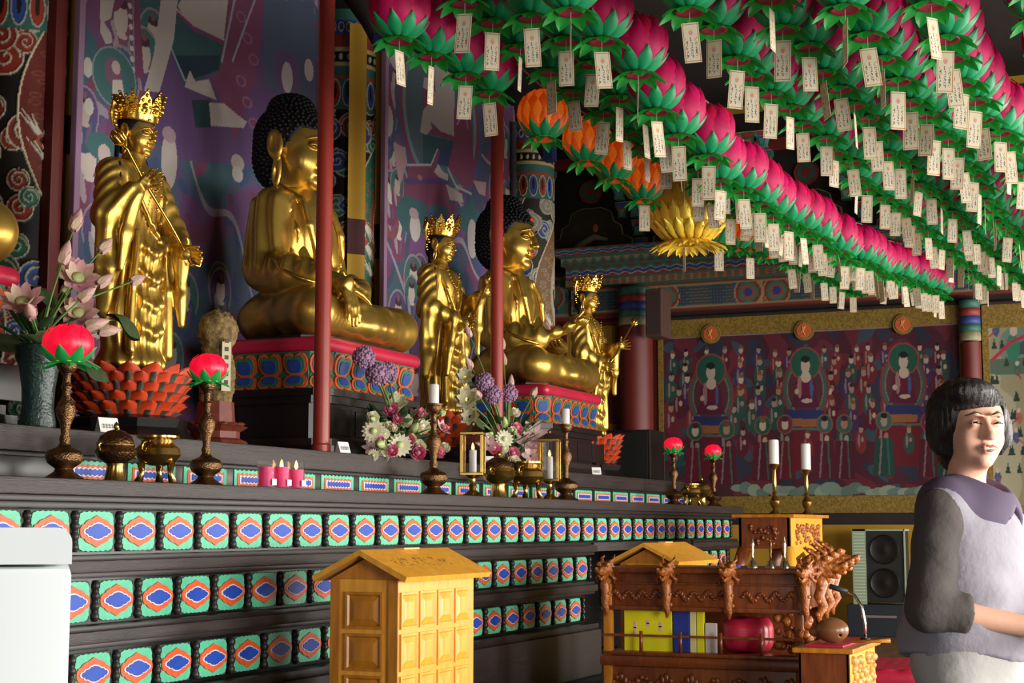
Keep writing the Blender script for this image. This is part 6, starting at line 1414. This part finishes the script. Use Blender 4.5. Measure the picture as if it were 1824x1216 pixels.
# loudspeaker unit by the end wall, black cabinet on the altar end
q = at(1566, 1000, X=17.4); o = thing('floor_speaker', 'pale green framed loudspeaker with two round grilles standing by the end wall', 'speaker', (17.4, q[1], 0))
M_pg = mat('pale_green_metal', '#8fa088', .45); MB().box(0, -.27, .36, .3, .27, 1.13, .01).obj('housing', mat('dark_housing', '#1c1e1c', .5), o); MB().box(-.02, -.285, .34, 0, -.27, 1.15).obj('edge_trim', M_pg, o); MB().box(-.02, .14, .34, 0, .285, 1.15).obj('slatted_edge', M_pg, o); MB().box(-.02, -.28, 1.13, .3, .28, 1.15).obj('edge_trim', M_pg, o)
for k in range(22): MB().box(-.026, .15, .38 + .034*k, -.018, .27, .39 + .034*k).obj('slat', mat('pale_slat', '#b8c4a8', .5), o)
for z in (.93, .57): MB().lathe([(.15, -.02), (.16, 0), (.15, .02), (.12, .01), (.05, .015), (.0, .02)], 24).obj('round_grille', M_black, o, (-.01, -.06, z), 40).rotation_euler = (0, -pi/2, 0)
MB().box(-.05, -.35, 0, .35, .35, .34, .01).obj('dark_stand', mat('stand_blue_black', '#1c222a', .6), o); MB().box(-.056, -.18, .2, -.05, .2, .225).obj('name_strip', mat('name_strip', '#7a6a68', .6), o)
q = at(1165, 820, Y=.95); o = thing('black_cabinet', 'black boxed cabinet standing on the far end of the altar', 'cabinet', (16.10, .95, PL)); MB().box(-.18, -.2, 0, .3, .3, .56, .01).obj('housing', M_black, o); MB().box(-.188, -.17, .03, -.18, .27, .53).obj('front_cloth', mat('black_cloth', '#0c0c0c', .9), o)
# white appliance in the foreground
q = at(-100, 1100, d=2.2); o = thing('white_appliance', 'pale white appliance cabinet with rounded top, cut off at the near corner', 'appliance', (q[0], q[1], 0), YAW - pi/2 + .28)
M_app = mat('white_enamel', '#eef5f5', .35); MB().box(-.17, -.0, 0, .17, .30, 1.118, .012).obj('body', M_app, o, smooth=30)
def rr_poly(hw, z0, z1, r): return [(-hw, z0), (hw, z0)] + [(hw - r + r*cos(a*pi/12), z1 - r + r*sin(a*pi/12)) for a in range(7)] + [(-hw + r - r*sin(a*pi/12), z1 - r + r*cos(a*pi/12)) for a in range(7)]
MB().prism(rr_poly(.17, 1.122, 1.174, .022), -.004, .30, 'y').obj('top_cap', M_app, o, smooth=30)
for k in range(8): MB().box(-.12, -.003, .25 + .03*k, .12, .002, .262 + .03*k).obj('vent_slot', mat('slot_grey', '#8a9494', .6), o)
# ---------------------------------------------------------------- the person walking past
M_skin = mat('skin', '#d9a68c', .5, var=.05, scale=20, spec=.35); M_bhair = mat('black_brown_hair', '#1b1413', .45, bump=.5, bscale=90, stretch=(6, 6, 1)); M_vest = mat('lavender_grey_cloth', '#8b8790', .8, var=.06, scale=10, bump=.2, bscale=40); M_coll = mat('plum_cloth', '#4f4258', .8); M_slv = mat('white_cotton', '#e6e8ec', .8, bump=.2, bscale=30); M_trs = mat('pale_grey_cotton', '#aeaca8', .85, bump=.2, bscale=25)
PX, PY = at(1724, 900, d=4.0)[:2]
person = link('person', None, None, (PX, PY, 0), radians(-14))
f = Field((-.30, -.34, -.005), (.30, .20, 1.56), .0065)
# legs, mid stride
for s, (hx, ky, ay, az) in ((-1, (-.085, -.05, -.10, .07)), (1, (.085, -.02, .12, .07))):
    f.chain([(hx, 0, .80), (hx*1.05, ky, .44), (hx, ay + .03, az)], [.082, .056, .036], .02); f.chain([(hx, ay + .03, .045), (hx*1.15, ay - .10, .03)], [.038, .03], .02); f.ell((hx*1.15, ay - .13, .022), (.04, .05, .022), .01)
f.ell((0, .01, .84), (.155, .11, .12), .04); f.ell((0, .0, 1.0), (.125, .09, .14), .05); f.ell((0, .0, 1.15), (.145, .095, .13), .05); f.cap((-.13, .01, 1.225), (.13, .01, 1.225), .05, .05, .04)
f.cap((0, .015, 1.22), (0, -.005, 1.34), .052, .047, .02)
ARM = {-1: ((-.165, .01, 1.20), (-.195, .03, .98), (-.06, -.19, .93)), 1: ((.155, -.01, 1.20), (.17, -.15, 1.0), (-.01, -.26, .93))}
for s, (sh, el, wr) in ARM.items():
    f.chain([sh, el], [.048, .040], .02); f.chain([el, wr], [.038, .024], .015)
    d = (Vector(wr) - Vector(el)).normalized(); h = Vector(wr) + d*.045; f.ell(tuple(h), (.034, .028, .024), .012)
    fingers(f, tuple(h + d*.02), [((0, -.018*(i - 1.5)*0, .013*(1.5 - i)), (d.x, d.y - .1, d.z - .05*i), 1 - .12*abs(i - 1.3)) for i in range(4)] + [((0, -.01, .025), (d.x*.6, d.y*.6, .8), .75)], .075, .0085, .003, bend=(-s*.2, .5, 0))
# head, turned a little
hc = Vector((0, -.015, 1.425))
def H(x, y, z):
    c_, s_ = cos(-.74), sin(-.74); return (hc.x + c_*x - s_*y, hc.y + s_*x + c_*y, hc.z + z)
f.ell(H(0, .012, .015), (.072, .09, .095), .0); f.ell(H(0, -.028, -.03), (.062, .06, .078), .02); f.ell(H(0, -.068, -.088), (.024, .018, .016), .02)
for s in (-1, 1):
    f.ell(H(s*.034, -.058, -.03), (.026, .022, .028), .015); f.ell(H(s*.03, -.096, .008), (.020, .012, .010), .012, 'sub'); f.ell(H(s*.030, -.078, .007), (.0175, .012, .009), .004); f.chain([H(s*.012, -.090, .026), H(s*.03, -.089, .032), H(s*.052, -.072, .024)], [.005, .006, .003], .008)
    f.ell(H(s*.074, .012, -.005), (.010, .020, .030), .008)
f.chain([H(0, -.084, .02), H(0, -.098, -.012), H(0, -.108, -.026)], [.007, .009, .012], .01)
for s in (-1, 1): f.ell(H(s*.011, -.098, -.030), (.008, .009, .006), .005)
f.ell(H(0, -.086, -.056), (.026, .012, .014), .01); f.chain([H(-.024, -.092, -.056), H(0, -.1, -.057), H(.024, -.092, -.056)], .0022, .003, 'sub')
person.data = None; bd = f.mesh('body', M_skin)
bpy.data.objects.remove(person); person = link('person', bd, None, (PX, PY, 0), radians(-14)); tag(person, 'person with short dark hair in lavender grey vest and plum collar walking past', 'person')
b = MB(); b.tube([H(-.022, -.0955, -.0535), H(-.007, -.102, -.050), H(0, -.1015, -.052), H(.007, -.102, -.050), H(.022, -.0955, -.0535)], [.001, .0032, .003, .0032, .001], 8); b.tube([H(-.018, -.096, -.059), H(0, -.102, -.062), H(.018, -.096, -.059)], [.001, .004, .001], 8); b.obj('lips', mat('lip_rose', '#a8524c', .5), person, smooth=True)
for s in (-1, 1):
    b = MB(); b.tube([H(s*.044, -.087, .006), H(s*.03, -.0925, .009), H(s*.015, -.0905, .005)], [.0012, .003, .0015], 6); b.obj('eye', mat('eye_dark', '#20140f', .2), person, smooth=True)
    b = MB(); b.tube([H(s*.012, -.0965, .028), H(s*.03, -.0955, .034), H(s*.054, -.076, .026)], [.001, .002, .0008], 6); b.obj('eyebrow', mat('soft_brow', '#4a3830', .7), person, smooth=True)
g = Field((-.13, -.16, 1.28), (.13, .13, 1.57), .0065)
g.ell(H(0, .025, .035), (.096, .102, .098), 0); g.ell(H(0, .055, -.04), (.082, .066, .08), .03); g.ell(H(-.02, -.045, .088), (.074, .055, .034), .02)
for s in (-1, 1): g.ell(H(s*.074, .012, -.008), (.028, .042, .062), .02)
c_, s_ = cos(-.74), sin(-.74)
def facecut(X, Y, Z):
    x = c_*(X - hc.x) + s_*(Y - hc.y); y = -s_*(X - hc.x) + c_*(Y - hc.y); z = Z - hc.z
    return np.minimum(np.minimum(.048 + .12*x - z, -y - .038 + .9*np.maximum(np.abs(x) - .060, 0)*0), .068 - np.abs(x) + 0*y)
g.D = np.maximum(g.D, facecut(g.ax[0][:, None, None], g.ax[1][None, :, None], g.ax[2][None, None, :])).astype(np.float32)
g.disp(lambda X, Y, Z: .0022*np.sin(np.arctan2(X - hc.x, Y - hc.y)*38 + 9*Z))
link('hair', g.mesh('hair', M_bhair), person)
t = Field((-.30, -.26, .80), (.30, .22, 1.33), .009)
t.ell((0, .01, .90), (.19, .145, .15), 0); t.ell((0, .0, 1.02), (.155, .12, .16), .05); t.ell((0, -.005, 1.14), (.17, .125, .14), .05); t.cap((-.135, .01, 1.225), (.135, .01, 1.225), .066, .066, .04); t.cap((0, .01, .80), (0, .01, .92), .18, .165, .04)
t.disp(lambda X, Y, Z: .006*np.sin(X*38 + 4*np.sin(Z*17)) * np.clip((1.15 - Z)/.2, 0, 1) + .0015*np.sin(Z*70 + 30*X)); t.ell((0, -.04, 1.335), (.075, .11, .10), .01, 'sub'); t.cut(lambda X, Y, Z: (.855 + .01*np.sin(X*30) - Z) + 0*Y)
link('vest', t.mesh('vest', M_vest), person)
t = Field((-.20, -.22, 1.10), (.20, .20, 1.36), .008); t.ell((0, .0, 1.20), (.155, .13, .11), 0); t.cap((-.125, .012, 1.232), (.125, .012, 1.232), .068, .068, .03); t.ell((0, -.05, 1.36), (.068, .11, .11), .01, 'sub'); t.cut(lambda X, Y, Z: 1.225 - .9*np.abs(X) - Z + .0*Y)
link('collar', t.mesh('collar', M_coll), person)
for s, (sh, el, wr) in ARM.items():
    t = Field((min(sh[0], el[0], wr[0]) - .11, -.2, .86), (max(sh[0], el[0], wr[0]) + .11, .14, 1.31), .009); m = tuple(el[i]*.62 + wr[i]*.38 for i in range(3))
    t.chain([(sh[0]*.92, sh[1], sh[2] + .015), el], [.062, .056], .02); t.chain([el, wr], [.056, .046], .02); dv = (Vector(wr) - Vector(el)).normalized(); t.cut(lambda X, Y, Z: ((X - m[0])*dv.x + (Y - m[1])*dv.y + (Z - m[2])*dv.z) * 1.0); t.disp(lambda X, Y, Z: .0025*np.sin(Z*55 + X*40) * np.sin(Y*30))
    link('sleeve', t.mesh('sleeve', M_slv if s > 0 else mat('shaded_sleeve_cloth', '#4a4340', .85, bump=.2, bscale=40)), person)  # dark sleeve has the arm's shade put into its cloth colour
t = Field((-.25, -.24, .02), (.25, .26, .95), .011); t.ell((0, .0, .85), (.182, .148, .14), 0)
for s, (hx, ky, ay, az) in ((-1, (-.085, -.05, -.10, .07)), (1, (.085, -.02, .12, .07))): t.chain([(hx, 0, .82), (hx*1.08, ky, .44), (hx*1.05, ay + .03, .10)], [.105, .090, .078], .03)
t.cut(lambda X, Y, Z: .085 - Z + 0*X + 0*Y); t.disp(lambda X, Y, Z: .005*np.sin(X*42 + 5*Z) * np.sin(Z*22)); link('trousers', t.mesh('trousers', M_trs), person)
for s, (hx, ay) in ((-1, (-.098, -.10)), (1, (.098, .12))):
    t = Field((hx - .07, ay - .24, -.012), (hx + .07, ay + .12, .10), .006); t.chain([(hx, ay + .03, .04), (hx, ay - .13, .032)], [.047, .044], .01); t.cut(lambda X, Y, Z: .001 - Z + 0*X + 0*Y); t.cut(lambda X, Y, Z: Z - .062 + 0*X + 0*Y); link('sock', t.mesh('sock', M_slv), person)
